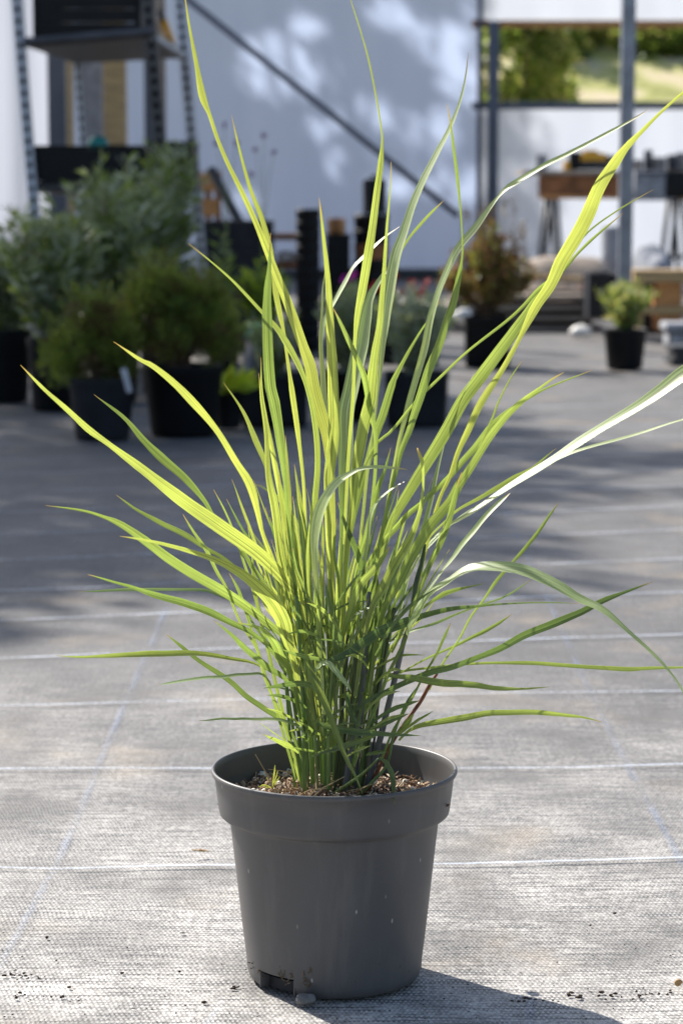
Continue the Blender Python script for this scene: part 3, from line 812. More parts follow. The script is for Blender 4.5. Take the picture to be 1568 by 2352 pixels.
# low shelf of boards with a white bag
t = thing('low_bench', 'low orange brown plank bench left of the straight pot column', 'bench', (P(655, 600, 14.8).x, 14.9, 0))
bm = bmesh.new(); px_box(bm, 612, 537, 700, 552, 14.75, .3, bev=.003); px_box(bm, 612, 604, 700, 616, 14.75, .3, bev=.003); obj('boards', bm, M['rust'], t, smooth=False)
zt = P(650, 553, 14.8).z
for xx in (618, 694):
    bm = bmesh.new(); box(bm, (P(xx, 600, 14.8).x, 14.9, zt / 2), (.04, .2, zt), bev=.003); obj('leg', bm, M['rust'], t, smooth=False)
bm = bmesh.new(); c = P(657, 592, 14.7); blob(bm, (c.x, 14.88, c.z), (.062, .06, .04), 3, .3); tag(origin(obj('white_bag', bm, M['white'])), 'small white bag on the lower board of the plank bench', 'bag')

# ------------------------------------------------------------------ middle distance plants
random.seed(33)
t, x, y, R0, h = potted('silver_potted_plant', 'silver leaved plant spilling over a wide charcoal pot, right of the grass clump', 'plant', 958, 978, 76, 118, squ=.6, mat='blackgrey', taper=.9)
zt = P(950, 655, y).z
lance_plant(t, x, y, h * .9, PX(92, y), zt, 85, (0.016, 0.055), ['art2', 'art2', 'art'], dens=1.6, r=.003, stem='art2')
t, x, y, R0, h = potted('silver_potted_plant', 'silver leaved plant directly behind the grass clump in a black pot', 'plant', 800, 965, 66, 110, mat='black')
lance_plant(t, x, y, h * .9, PX(88, y), P(760, 648, y).z, 75, (0.014, 0.055), ['art2', 'art', 'art'], dens=1.4, r=.003, stem='art2')
t, x, y, R0, h = potted('bushy_potted_plant', 'grey green plant in a long charcoal trough left of the grass clump base', 'plant', 628, 976, 80, 112, squ=.8, mat='blackgrey', taper=.95)
lance_plant(t, x, y, h * .9, PX(80, y), P(650, 690, y).z, 34, (0.012, 0.05), ['art', 'art2', 'dark'], dens=1.0, r=.003)
t, x, y, R0, h = potted('upright_potted_plant', 'fresh green upright plant behind the trough, below the black crates', 'plant', 600, 900, 48, 120)
lance_plant(t, x, y, h * .9, PX(62, y), P(600, 585, y).z, 26, (0.02, 0.075), ['mid', 'lime', 'mid'], dens=1.0)
t, x, y, R0, h = potted('upright_potted_plant', 'slim green plant with a single tall shoot in front of the wide black crate', 'plant', 512, 900, 36, 100)
lance_plant(t, x, y, h * .9, PX(32, y), P(512, 520, y).z, 6, (0.02, 0.09), ['mid', 'art'], dens=.6)
# bag of compost with green label in front of the trough plant
t = thing('clear_bag', 'clear plastic bag with a green top band standing by the lime leaves', 'bag', (P(590, 880, 9.7).x, 9.7, 0))
bm = bmesh.new(); a = P(590, 775, 9.7)
prof = [(0.040, 0.0), (0.058, 0.02), (0.062, 0.15), (0.056, 0.27), (0.045, a.z - .05), (0.048, a.z - .0)]
lathe(bm, prof, 24, (a.x, 9.7, 0), close_top=True, close_bot=True)
for v in bm.verts: v.co += Vector((1, 1, 0)) * 0.01 * noise.noise(v.co * 14)
obj('body', bm, M['clear'], t)
bm = bmesh.new(); lathe(bm, [(0.053, a.z + .001), (0.055, a.z + .045), (0.03, a.z + .055)], 24, (a.x, 9.7, 0), close_top=True); obj('top_band', bm, M['label_green'], t)
# geraniums
for i, (xc, yc, mat, lab, base) in enumerate([(888, 640, 'redpetal', 'coral flowered potted plant below the black canister', 835), (958, 655, 'redpetal', 'coral flowered potted plant right of the other one, against the film', 835), (805, 610, 'magenta', 'potted plant with one magenta bloom left of the broad pot column', 850)]):
    t, x, y, R0, h = potted('flowering_potted_plant', lab, 'flowers', xc, base, 30, 80, group='flowering pots behind the grass')
    c = P(xc, yc + 22, y)
    lance_plant(t, x, y, h * .9, PX(34, y), c.z, 14, (0.03, 0.05), ['mid', 'art'], dens=.8)
    for k in range(7 if i < 2 else 2):
        bm = bmesh.new()
        q = Vector((c.x + random.uniform(-.08, .08), y - .05 + random.uniform(-.05, .05), c.z + random.uniform(-.03, .07)))
        for _ in range(26): leafquad(bm, q + rnd_ball() * .012, rnd_ball(), .02, .022, 0)
        obj('bloom', bm, [M[mat]], t, smooth=False)
# purple verbena stalks against the film
for i, (lab, heads, base) in enumerate([
        ('thin tall plant with purple flower heads on the left, seen against the film', [(515, 288), (498, 330), (543, 330)], (522, 800)),
        ('thin tall plant with a purple flower head right of the first, seen against the film', [(606, 312), (588, 345), (628, 352), (576, 402)], (606, 820))]):
    g = P(base[0], base[1], 13.0); g.z = 0
    t = thing('flowering_stalks', lab, 'flowers', (g.x, 13.0, 0), 'purple flower stalks against the film')
    bm = bmesh.new()
    for (hx, hy) in heads:
        bf = bmesh.new()
        e = P(hx, hy, 13.0)
        tube(bm, [g, Vector((g.x, 13, e.z * .55)), Vector(((g.x + e.x) / 2, 13, e.z * .85)), e], [.004, .003, .002, .0015], 5)
        for _ in range(36): leafquad(bf, e + rnd_ball() * .016, rnd_ball() + Vector((0, 0, .6)), .008, .012, 0)
        obj('flower_head', bf, [M['purple']], t, smooth=False)
    obj('stems', bm, M['stem_green'], t)

# ------------------------------------------------------------------ right side
random.seed(44)
t, x, y, R0, h = potted('bronze_potted_shrub', 'bronze and green shrub with dry brown flower spikes in a square black pot', 'shrub', 1120, 842, 54, 112, squ=.9, taper=.92)
zt = P(1120, 470, y).z
bs = bmesh.new(); bl = bmesh.new()
for k in range(46):
    ang = random.uniform(0, 6.28); rr = random.random() ** .5
    tp = Vector((x + math.cos(ang) * rr * PX(112, y), y + math.sin(ang) * rr * .22, P(1120, 650 - 150 * (1 - rr ** 2) * random.uniform(.4, 1), y).z))
    base = Vector((x + random.uniform(-.02, .02), y + random.uniform(-.02, .02), h * .88))
    mid = base.lerp(tp, .35); mid.x = x + (tp.x - x) * .25
    pts = [base, mid, base.lerp(tp, .72), tp]
    tube(bs, pts, [.006, .004, .003, .0015], 5, cap=False)
    for q in range(150):
        f = random.uniform(.45, 1.02) * 3; kk = min(2, int(f)); p = pts[kk].lerp(pts[kk + 1], f - kk)
        leafquad(bl, p + rnd_ball() * .035, rnd_ball() + Vector((0, 0, .6)), .012, .03, random.choices([0, 1, 2], [4, 3, 3])[0])
for k in range(30):   # dry spikes
    ang = random.uniform(0, 6.28); rr = random.random() ** .5
    tp = Vector((x + math.cos(ang) * rr * PX(80, y) + .03, y + math.sin(ang) * .15, P(1120, random.uniform(455, 570), y).z))
    a = tp - Vector((random.uniform(-.05, .05), 0, .28)); tube(bs, [a, tp], [.002, .0012], 4, cap=False)
    for q in range(16): leafquad(bl, tp - Vector((0, 0, .09)) * random.random() + rnd_ball() * .014, rnd_ball(), .012, .018, 3)
tube(bs, [(x, y, h * .85), (x + .005, y, h * 1.6), (x, y, h * 2.2)], [.012, .01, .006], 8)
obj('stems', bs, M['stem_brown'], t)
obj('foliage', bl, [M['bronze'], M['fern'], M['bronze'], M['fern2']], t, smooth=False)
t, x, y, R0, h = potted('green_potted_shrub', 'small bushy green shrub in a round black pot at the foot of the steel pole', 'shrub', 1438, 850, 50, 92)
c = P(1430, 705, y)
lance_plant(t, x, y, h * .9, PX(72, y), P(1430, 640, y).z, 60, (0.012, 0.06), ['mid', 'pale', 'art', 'mid'], dens=1.5, r=.003)
# the stack of boards on the ground
t = thing('board_stack', 'low stack of weathered brown boards on the ground behind the bronze shrub', 'board stack', (P(1210, 740, 16).x, 16.5, 0))
random.seed(8)
xa, xb = P(1010, 740, 16).x, P(1385, 740, 16).x
z = 0.002
for k in range(4):
    bm = bmesh.new()
    dx0, dx1 = random.uniform(0, .1), random.uniform(-.15, 0)
    for q in range(4):
        box(bm, ((xa + xb) / 2 + (dx0 + dx1) / 2, 16.1 + q * .22, z + .016), (xb - xa + dx1 - dx0 - q * .01, .19, .032), bev=.003)
    z += .034
    obj('board_layer', bm, M['wood'], t, smooth=False)
    bm = bmesh.new()
    if k < 3:
        for f in (.1, .5, .9): box(bm, (xa + (xb - xa) * f, 16.45, z + .016), (.06, .85, .032), bev=.002)
        z += .034
        obj('spacers', bm, M['stem_brown'], t, smooth=False)
    else: bm.free()
ztop = z
def loose_board(xa_, xb_, Y, z_, rotz, lab):
    bm = bmesh.new(); a, b = P(xa_, 700, Y).x, P(xb_, 700, Y).x
    box(bm, ((a + b) / 2, Y, z_), (b - a, .14, .028), Matrix.Rotation(R(rotz), 3, 'Z'), bev=.003)
    tag(origin(obj('loose_board', bm, M['wood'], smooth=False)), lab, 'board', 'loose boards on the board stack')
loose_board(1210, 1350, 16.3, ztop + .015, 5, 'pale loose board lying across the right end of the board stack')
loose_board(1050, 1230, 16.5, ztop + .015, -4, 'loose board lying on the left end of the board stack')
bm = bmesh.new(); c = P(1062, 690, 15.6); c.z = .12
blob(bm, (c.x, 15.6, c.z), (.075, .06, .05), 4, .35)
tag(origin(obj('white_sack', bm, M['white'])), 'small crumpled white sack in front of the left end of the board stack', 'sack')
# brown debris heap behind it
bm = bmesh.new(); c = P(1285, 650, 18)
blob(bm, (c.x, 18, .06), (.42, .35, .36), 6, .5, 3)
tag(origin(obj('earth_heap', bm, M['wood'])), 'heap of brown earth and offcuts under the workbench', 'heap')

# workbench
BY = 20.0
t = thing('workbench', 'long workbench with thick rusty orange apron and dark trestle legs against the bright film', 'workbench', (P(1420, 450, BY).x, BY + .4, 0))
x0, x1 = P(1236, 430, BY).x, P(1720, 430, BY).x
zt, zb = P(1300, 396, BY).z, P(1300, 456, BY).z
bm = bmesh.new(); box(bm, ((x0 + x1) / 2 - .06, BY + .38, zt + .0), (x1 - x0 + .14, .85, .03), bev=.004); obj('tabletop', bm, M['wood'], t, smooth=False)
bm = bmesh.new(); box(bm, ((x0 + x1) / 2, BY + .02, (zt + zb) / 2 - .012), (x1 - x0, .05, zt - zb - .02), bev=.012)
obj('apron', bm, M['rust'], t, smooth=False)
bm = bmesh.new(); box(bm, ((x0 + x1) / 2, BY - .012, zb + .012), (x1 - x0 - .04, .012, .03), bev=.002); obj('apron_edge', bm, M['wood_orange'], t, smooth=False)
for px_ in (1272, 1562):
    cx = P(px_, 500, BY).x
    for s1 in (-1, 1):
        for yy in (BY + .06, BY + .62):
            bm = bmesh.new(); tube(bm, [(cx + s1 * .02, yy, zb + .01), (cx + s1 * .10, yy, 0.0)], .02, 6); obj('leg', bm, M['darksteel'], t)
    bm = bmesh.new(); box(bm, (cx, BY + .06, zb * .45), (.13, .03, .03)); obj('stretcher', bm, M['darksteel'], t, smooth=False)
# things lying on the bench
zt += .016
def on_bench(px_): return P(px_, 390, BY + .2).x
t = thing('cordless_drill', 'yellow and black power tool lying on the workbench, left of the steel pole', 'power tool', (on_bench(1360), BY + .2, zt))
x = on_bench(1360)
bm = bmesh.new(); box(bm, (x, BY + .2, zt + .11), (.22, .08, .07), bev=.012); box(bm, (x - .02, BY + .2, zt + .155), (.12, .07, .025), bev=.008); obj('body', bm, M['yellow'], t)
bm = bmesh.new(); box(bm, (x - .15, BY + .2, zt + .08), (.10, .09, .15), bev=.015); obj('battery', bm, M['black'], t)
bm = bmesh.new(); box(bm, (x + .15, BY + .2, zt + .1), (.08, .06, .05), bev=.01); obj('nose', bm, M['black'], t)
bm = bmesh.new(); box(bm, (x + .02, BY + .2, zt + .04), (.26, .12, .07), bev=.01); obj('foot', bm, M['darksteel'], t)
bm = bmesh.new(); box(bm, (on_bench(1302), BY + .2, zt + .04), (.07, .08, .08), bev=.01); box(bm, (on_bench(1318), BY + .2, zt + .05), (.05, .06, .1), bev=.01, mi=1)
tag(origin(obj('tool_battery', bm, [M['yellow'], M['black']])), 'small yellow and black battery beside the power tool on the workbench', 'battery')
bm = bmesh.new(); box(bm, (on_bench(1241), BY + .15, zt + .055), (.085, .09, .11), bev=.008); box(bm, (on_bench(1241), BY + .15, zt + .118), (.09, .095, .014), bev=.004, mi=1)
tag(origin(obj('grey_box', bm, [M['greybag'], M['slate']])), 'small pale grey box at the left end of the workbench', 'box')
t = thing('metal_cabinet', 'grey metal box hanging below the benchtop just right of the steel pole', 'cabinet', (on_bench(1490), BY - .1, zb - .02))
bm = bmesh.new(); box(bm, (on_bench(1488), BY - .14, (zt + zb) / 2 - .01), (.33, .22, .24), bev=.008); obj('body', bm, M['greybag'], t)
bm = bmesh.new(); box(bm, (on_bench(1488), BY - .255, zt - .03), (.29, .01, .03), bev=.002); obj('handle_strip', bm, M['slate'], t)
random.seed(9)
for i, (px_, w, hh, lab) in enumerate([(1462, .10, .09, 'dark grey tin on the workbench right next to the steel pole'), (1487, .07, .17, 'tall dark can among the clutter right of the steel pole'), (1512, .12, .11, 'wide grey tin in the middle of the clutter on the workbench'), (1541, .08, .13, 'grey can near the right end of the visible workbench'), (1564, .10, .15, 'dark can at the right edge on the workbench')]):
    bm = bmesh.new(); xx = on_bench(px_)
    lathe(bm, [(w / 2, 0), (w / 2, hh * .9), (w / 2 * 1.05, hh * .92), (w / 2 * 1.05, hh), (w / 2 * .8, hh)], 20, (xx, BY + .2, zt), close_top=True, close_bot=True)
    tag(origin(obj('paint_can', bm, M['slate'] if i % 2 else M['greybag'])), lab, 'can', 'cans on the workbench')
bm = bmesh.new(); box(bm, (P(1562, 420, BY).x, BY - .16, (zt + zb) / 2), (.32, .2, .22), bev=.01); tag(origin(obj('black_case', bm, M['black'])), 'black case hooked on the workbench front at the right edge', 'case')

# offcuts lying about
for i, (xa_, ya_, l_, rz_, mat_, lab) in enumerate([(1225, 668, .5, 20, 'wood', 'grey brown offcut leaning on the left of the earth heap'), (1305, 640, .6, -12, 'wood_yellow', 'pale timber offcut on top of the earth heap under the workbench'),
        (1340, 662, .4, 35, 'rust', 'reddish offcut beside the charcoal crate under the workbench'), (1185, 690, .45, -30, 'wood_orange', 'orange offcut lying just right of the bronze shrub')]):
    c = P(xa_, ya_, 17.3)
    bm = bmesh.new(); box(bm, (c.x, 17.3, c.z), (l_, .09, .035), Matrix.Rotation(R(rz_), 3, 'Z') @ Matrix.Rotation(R(-rz_ * .35), 3, 'Y'), bev=.003)
    tag(origin(obj('offcut', bm, M[mat_], smooth=False)), lab, 'offcut', 'timber offcuts under the workbench')
# grey barrel and sheeting under the bench
t = thing('grey_barrel', 'pale grey barrel standing under the workbench left of the steel pole', 'barrel', (P(1412, 600, 18.5).x, 18.5, 0))
bm = bmesh.new(); r_ = PX(33, 18.5); zz = P(1412, 520, 18.5).z
lathe(bm, [(r_ * .95, 0), (r_, .02), (r_, zz * .3), (r_ * 1.03, zz * .32), (r_, zz * .34), (r_, zz * .64), (r_ * 1.03, zz * .66), (r_, zz * .68), (r_, zz * .97), (r_ * .95, zz)], 32, (P(1412, 600, 18.5).x, 18.5, 0), close_top=True, close_bot=True)
obj('body', bm, M['greybag'], t)
bm = bmesh.new(); c = P(1494, 640, 18.2)
blob(bm, (c.x, 18.2, .16), (.21, .25, .34), 9, .7, 3); tag(origin(obj('grey_bundle', bm, M['greybag'])), 'rounded bundle of grey sheeting under the workbench right of the steel pole', 'bundle')
# yellow timber frame at right
t = thing('timber_trestle', 'yellow timber frame low at the right edge behind the small shrub', 'timber frame', (P(1520, 700, 15).x, 15.2, 0))
bm = bmesh.new(); a = P(1452, 634, 15); b = P(1650, 634, 15); box(bm, ((a.x + b.x) / 2, 15.1, a.z), (b.x - a.x, .3, .075), bev=.004); obj('top_beam', bm, M['wood_yellow'], t, smooth=False)
for x_, w_ in ((1536, 58), (1470, 14)):
    bm = bmesh.new(); a = P(x_, 690, 15); box(bm, (a.x, 15.12, (a.z + .07) / 2 + .06), (PX(w_, 15), .22, a.z + .07), bev=.004); obj('leg', bm, M['wood_orange'] if w_ > 20 else M['wood_yellow'], t, smooth=False)
bm = bmesh.new(); a = P(1500, 712, 15); box(bm, (a.x + .1, 15.0, a.z), (.5, .05, .05), bev=.003); obj('lower_rail', bm, M['wood_yellow'], t, smooth=False)
crate('plastic_crate', 'charcoal crate standing left of the steel pole behind the small shrub', 1356, 634, 1416, 730, 15.4, 0.35, 'blackgrey', slats=5)
crate('plastic_crate', 'black crate under the yellow timber frame at the right', 1460, 655, 1524, 765, 15.8, 0.4, 'black', slats=4)
# pale stones / lids on the ground
bm = bmesh.new(); c = G(1335, 778); blob(bm, (c.x, c.y + .04, .045), (.07, .05, .04), 12, .9); tag(origin(obj('white_stone', bm, M['white'])), 'white rounded stone on the ground left of the small green shrub', 'stone')
bm = bmesh.new(); c = P(1560, 750, 14.2); box(bm, (c.x + .05, 14.2, c.z), (.3, .3, .05), bev=.012); box(bm, (c.x + .05, 14.2, c.z / 2 - .014), (.26, .26, c.z - .03), bev=.01, mi=1)
tag(origin(obj('white_lidded_box', bm, [M['greybag'], M['black']])), 'black box with a pale lid at the right edge, right of the small shrub', 'box')
t = thing('grey_tray_stack', 'stack of dark grey trays at the right edge before the white lidded box', 'tray stack', (P(1580, 834, 12.9).x, 12.9, 0))
for k in range(3):
    bm = bmesh.new(); box(bm, (P(1582, 830, 12.9).x + .02 * (k % 2), 12.95, .016 + k * .033), (.22, .3, .028), bev=.004); obj('tray', bm, M['darksteel'], t, smooth=False)
# ------------------------------------------------------------------ the potted grass
random.seed(77)
PC = Vector((-0.0082, 2.70, 0.0))
gr = thing('potted_grass', 'large clump of bright green ornamental grass in a grey plastic pot, in the foreground', 'potted plant', PC)
def potmat():
    m, nt, p, out = newmat('grey_pot_plastic')
    L = nt.links.new
    tc = N(nt, 'ShaderNodeTexCoord')
    no = N(nt, 'ShaderNodeTexNoise'); no.inputs['Scale'].default_value = 14; no.inputs['Detail'].default_value = 6; L(tc.outputs['Object'], no.inputs[0])
    r = ramp(nt, no.outputs[0], [(0.3, (0.076, 0.073, 0.073)), (0.7, (0.094, 0.090, 0.090))])
    # scuffs: short pale scratches
    vo = N(nt, 'ShaderNodeTexVoronoi'); vo.inputs['Scale'].default_value = 34
    mp = N(nt, 'ShaderNodeMapping'); mp.inputs[3].default_value = (1.6, 1.6, 0.7); L(tc.outputs['Object'], mp.inputs[0]); L(mp.outputs[0], vo.inputs[0])
    sr = ramp(nt, vo.outputs['Distance'], [(0.045, 1.0), (0.08, 0.0)])
    c = N(nt, 'ShaderNodeTexNoise'); c.inputs['Scale'].default_value = 7; L(tc.outputs['Object'], c.inputs[0])
    cr = ramp(nt, c.outputs[0], [(0.40, 0.0), (0.52, 0.9)])
    mu = N(nt, 'ShaderNodeMath', operation='MULTIPLY'); L(sr.outputs[0], mu.inputs[0]); L(cr.outputs[0], mu.inputs[1])
    c1 = mixc(nt, mu.outputs[0], r.outputs[0], (0.36, 0.35, 0.33))
    # dried water runs and rubbed dust
    ds = N(nt, 'ShaderNodeTexNoise'); ds.inputs['Scale'].default_value = 1; ds.inputs['Detail'].default_value = 7; ds.inputs['Roughness'].default_value = .65
    mpd = N(nt, 'ShaderNodeMapping'); mpd.inputs[3].default_value = (34, 34, 5); L(tc.outputs['Object'], mpd.inputs[0]); L(mpd.outputs[0], ds.inputs[0])
    dsr = ramp(nt, ds.outputs[0], [(0.52, 0.0), (0.80, 0.32)])
    c1 = mixc(nt, dsr.outputs[0], c1, (0.20, 0.185, 0.165))
    # soil splashes near the foot
    sp = N(nt, 'ShaderNodeSeparateXYZ'); L(tc.outputs['Object'], sp.inputs[0])
    mr = N(nt, 'ShaderNodeMapRange'); L(sp.outputs[2], mr.inputs[0]); mr.inputs[1].default_value = 0.0; mr.inputs[2].default_value = 0.06; mr.inputs[3].default_value = 1; mr.inputs[4].default_value = 0
    v2 = N(nt, 'ShaderNodeTexVoronoi'); v2.inputs['Scale'].default_value = 60; L(tc.outputs['Object'], v2.inputs[0])
    s2 = ramp(nt, v2.outputs['Distance'], [(0.10, 1.0), (0.16, 0.0)])
    c2n = N(nt, 'ShaderNodeTexNoise'); c2n.inputs['Scale'].default_value = 18; L(tc.outputs['Object'], c2n.inputs[0])
    cr2 = ramp(nt, c2n.outputs[0], [(0.52, 0.0), (0.60, 0.8)])
    m2 = N(nt, 'ShaderNodeMath', operation='MULTIPLY'); L(s2.outputs[0], m2.inputs[0]); L(cr2.outputs[0], m2.inputs[1])
    m3 = N(nt, 'ShaderNodeMath', operation='MULTIPLY'); L(m2.outputs[0], m3.inputs[0]); L(mr.outputs[0], m3.inputs[1])
    c3 = mixc(nt, m3.outputs[0], c1, (0.03, 0.02, 0.012))
    L(c3, p.inputs['Base Color'])
    rr = ramp(nt, no.outputs[0], [(0.3, 0.42), (0.7, 0.56)]); L(rr.outputs[0], p.inputs['Roughness'])
    p.inputs['Specular IOR Level'].default_value = 0.45
    b = N(nt, 'ShaderNodeBump'); b.inputs['Strength'].default_value = 0.12; b.inputs['Distance'].default_value = 0.002; L(no.outputs[0], b.inputs['Height']); L(b.outputs[0], p.inputs['Normal'])
    return m
M['pot'] = potmat()
bm = bmesh.new()
n = 192
HT = 0.2415
outer = [(0.0965, 0.0), (0.0985, 0.002), (0.1005, 0.010), (0.1012, 0.020), (0.1060, 0.060), (0.1125, 0.120), (0.1190, 0.1795), (0.1200, 0.1835), (0.1212, 0.1860), (0.1285, 0.1885), (0.1308, 0.1905), (0.1318, 0.1940),
         (0.1345, 0.215), (0.1366, 0.2340), (0.1392, 0.2352), (0.1402, 0.2375), (0.1402, 0.2398), (0.1392, 0.2414), (0.1374, 0.2415), (0.1362, 0.2400), (0.1352, 0.2330), (0.1332, 0.215), (0.1300, 0.1925), (0.1190, 0.1850), (0.1100, 0.110), (0.1000, 0.020)]
def notch(a):
    # drainage cut-outs at the foot: angular windows (degrees, 270 faces the camera)
    for c0_, w_ in ((229, 15), (160, 12), (90, 13), (15, 12)):
        d = abs((a - c0_ + 180) % 360 - 180)
        if d < w_: return True
    return False
rings = []
for (r, z) in outer:
    rings.append([bm.verts.new((PC.x + r * math.cos(2 * math.pi * k / n), PC.y + r * math.sin(2 * math.pi * k / n), z)) for k in range(n)])
for q in range(len(rings) - 1):
    for k in range(n):
        a = (k + .5) * 360 / n
        if q < 3 and notch(a): continue
        bm.faces.new((rings[q][k], rings[q][(k + 1) % n], rings[q + 1][(k + 1) % n], rings[q + 1][k]))
obj('pot', bm, M['pot'], gr)
bm = bmesh.new()   # recessed base plate and inner foot walls
b0 = lathe(bm, [(0.0995, 0.0175), (0.05, 0.016), (0.001, 0.016)], 96, (PC.x, PC.y, 0))
b1 = lathe(bm, [(0.088, 0.0), (0.0895, 0.0165)], 96, (PC.x, PC.y, 0))
obj('pot_base', bm, M['blackgrey'], gr)
bm = bmesh.new()   # cheeks closing the sides of each cut-out
for c0_, w_ in ((229, 15), (160, 12), (90, 13), (15, 12)):
    for s_ in (-1, 1):
        k = round((c0_ + s_ * w_) * n / 360); a = 2 * math.pi * k / n
        d = Vector((math.cos(a), math.sin(a), 0)); b = PC + d * 0.0945
        box(bm, (b.x, b.y, .0095), (.0125, .0022, .0185), Matrix.Rotation(a, 3, 'Z'), bev=.0006)
obj('pot_foot', bm, M['pot'], gr)

# soil with bark chips and perlite
SZ = 0.204
M['compost'] = plain('compost', (0.055, 0.038, 0.026), 0.95, 0.5, 90, bump=0.8)
M['barkchip'] = None
def chipmat():
    m, nt, p, out = newmat('bark_chips')
    oi = N(nt, 'ShaderNodeNewGeometry')
    r = ramp(nt, oi.outputs['Random Per Island'], [(0.0, (0.07, 0.04, 0.025)), (0.3, (0.22, 0.12, 0.07)), (0.55, (0.40, 0.26, 0.16)), (0.8, (0.55, 0.41, 0.27)), (1.0, (0.66, 0.54, 0.38))])
    nt.links.new(r.outputs[0], p.inputs['Base Color']); p.inputs['Roughness'].default_value = .8
    return m
M['barkchip'] = chipmat()
M['perlite'] = plain('perlite', (0.72, 0.68, 0.58), 0.85, 0.2, 60, bump=.4)
bm = bmesh.new()
gsz = 60; grid = {}
for i in range(gsz + 1):
    for j in range(gsz + 1):
        x = (i / gsz * 2 - 1) * .133; y = (j / gsz * 2 - 1) * .133
        if x * x + y * y > .1328 ** 2: continue
        h = .004 * noise.noise(Vector((x * 40, y * 40, 1))) + .003 * noise.noise(Vector((x * 110, y * 110, 4))) + 0.006 * math.exp(-(x * x + y * y) / .003)
        grid[i, j] = bm.verts.new((PC.x + x, PC.y + y, SZ + h))
for i in range(gsz):
    for j in range(gsz):
        q = [grid.get(k) for k in ((i, j), (i + 1, j), (i + 1, j + 1), (i, j + 1))]
        if all(q): bm.faces.new(q)
obj('soil', bm, M['compost'], gr)
def soil_h(x, y):
    return SZ + .004 * noise.noise(Vector((x * 40, y * 40, 1))) + .003 * noise.noise(Vector((x * 110, y * 110, 4))) + 0.006 * math.exp(-(x * x + y * y) / .003)
bm = bmesh.new()
for _ in range(2600):
    a = random.uniform(0, 6.283); r = .129 * math.sqrt(random.random()); x, y = r * math.cos(a), r * math.sin(a)
    l = random.uniform(.002, .009) * (2.6 if random.random() < .08 else 1); w = random.uniform(.0008, .003)
    rot = Matrix.Rotation(random.uniform(0, 6.28), 3, 'Z') @ Matrix.Rotation(random.uniform(-.9, .9), 3, 'Y') @ Matrix.Rotation(random.uniform(-1, 1), 3, 'X')
    vs = box(bm, (PC.x + x, PC.y + y, soil_h(x, y) + random.uniform(.0, .0045)), (l, w, random.uniform(.0005, .0015)), rot)
    for v in vs: v.co += rnd_ball() * .0004
tag(obj('bark_chips', bm, M['barkchip'], gr, smooth=False), kind='stuff')
bm = bmesh.new()
for _ in range(95):
    a = random.uniform(0, 6.283); r = .126 * math.sqrt(random.random()); x, y = r * math.cos(a), r * math.sin(a)
    s_ = random.uniform(.0012, .0032)
    blob(bm, (PC.x + x, PC.y + y, soil_h(x, y) + .003), (s_, s_ * random.uniform(.7, 1.1), s_ * .8), random.random() * 50, .6, 1)
for (px_, py_, s_) in ((604, 1782, .0062), (882, 1762, .0075), (655, 1780, .0042), (664, 1772, .004), (860, 1795, .004), (640, 1800, .0035), (585, 1790, .003), (930, 1795, .003)):
    q = G(px_, py_, SZ + .004); blob(bm, q, (s_, s_ * .8, s_ * .9), px_, .5, 2)
tag(obj('perlite', bm, M['perlite'], gr), kind='stuff')

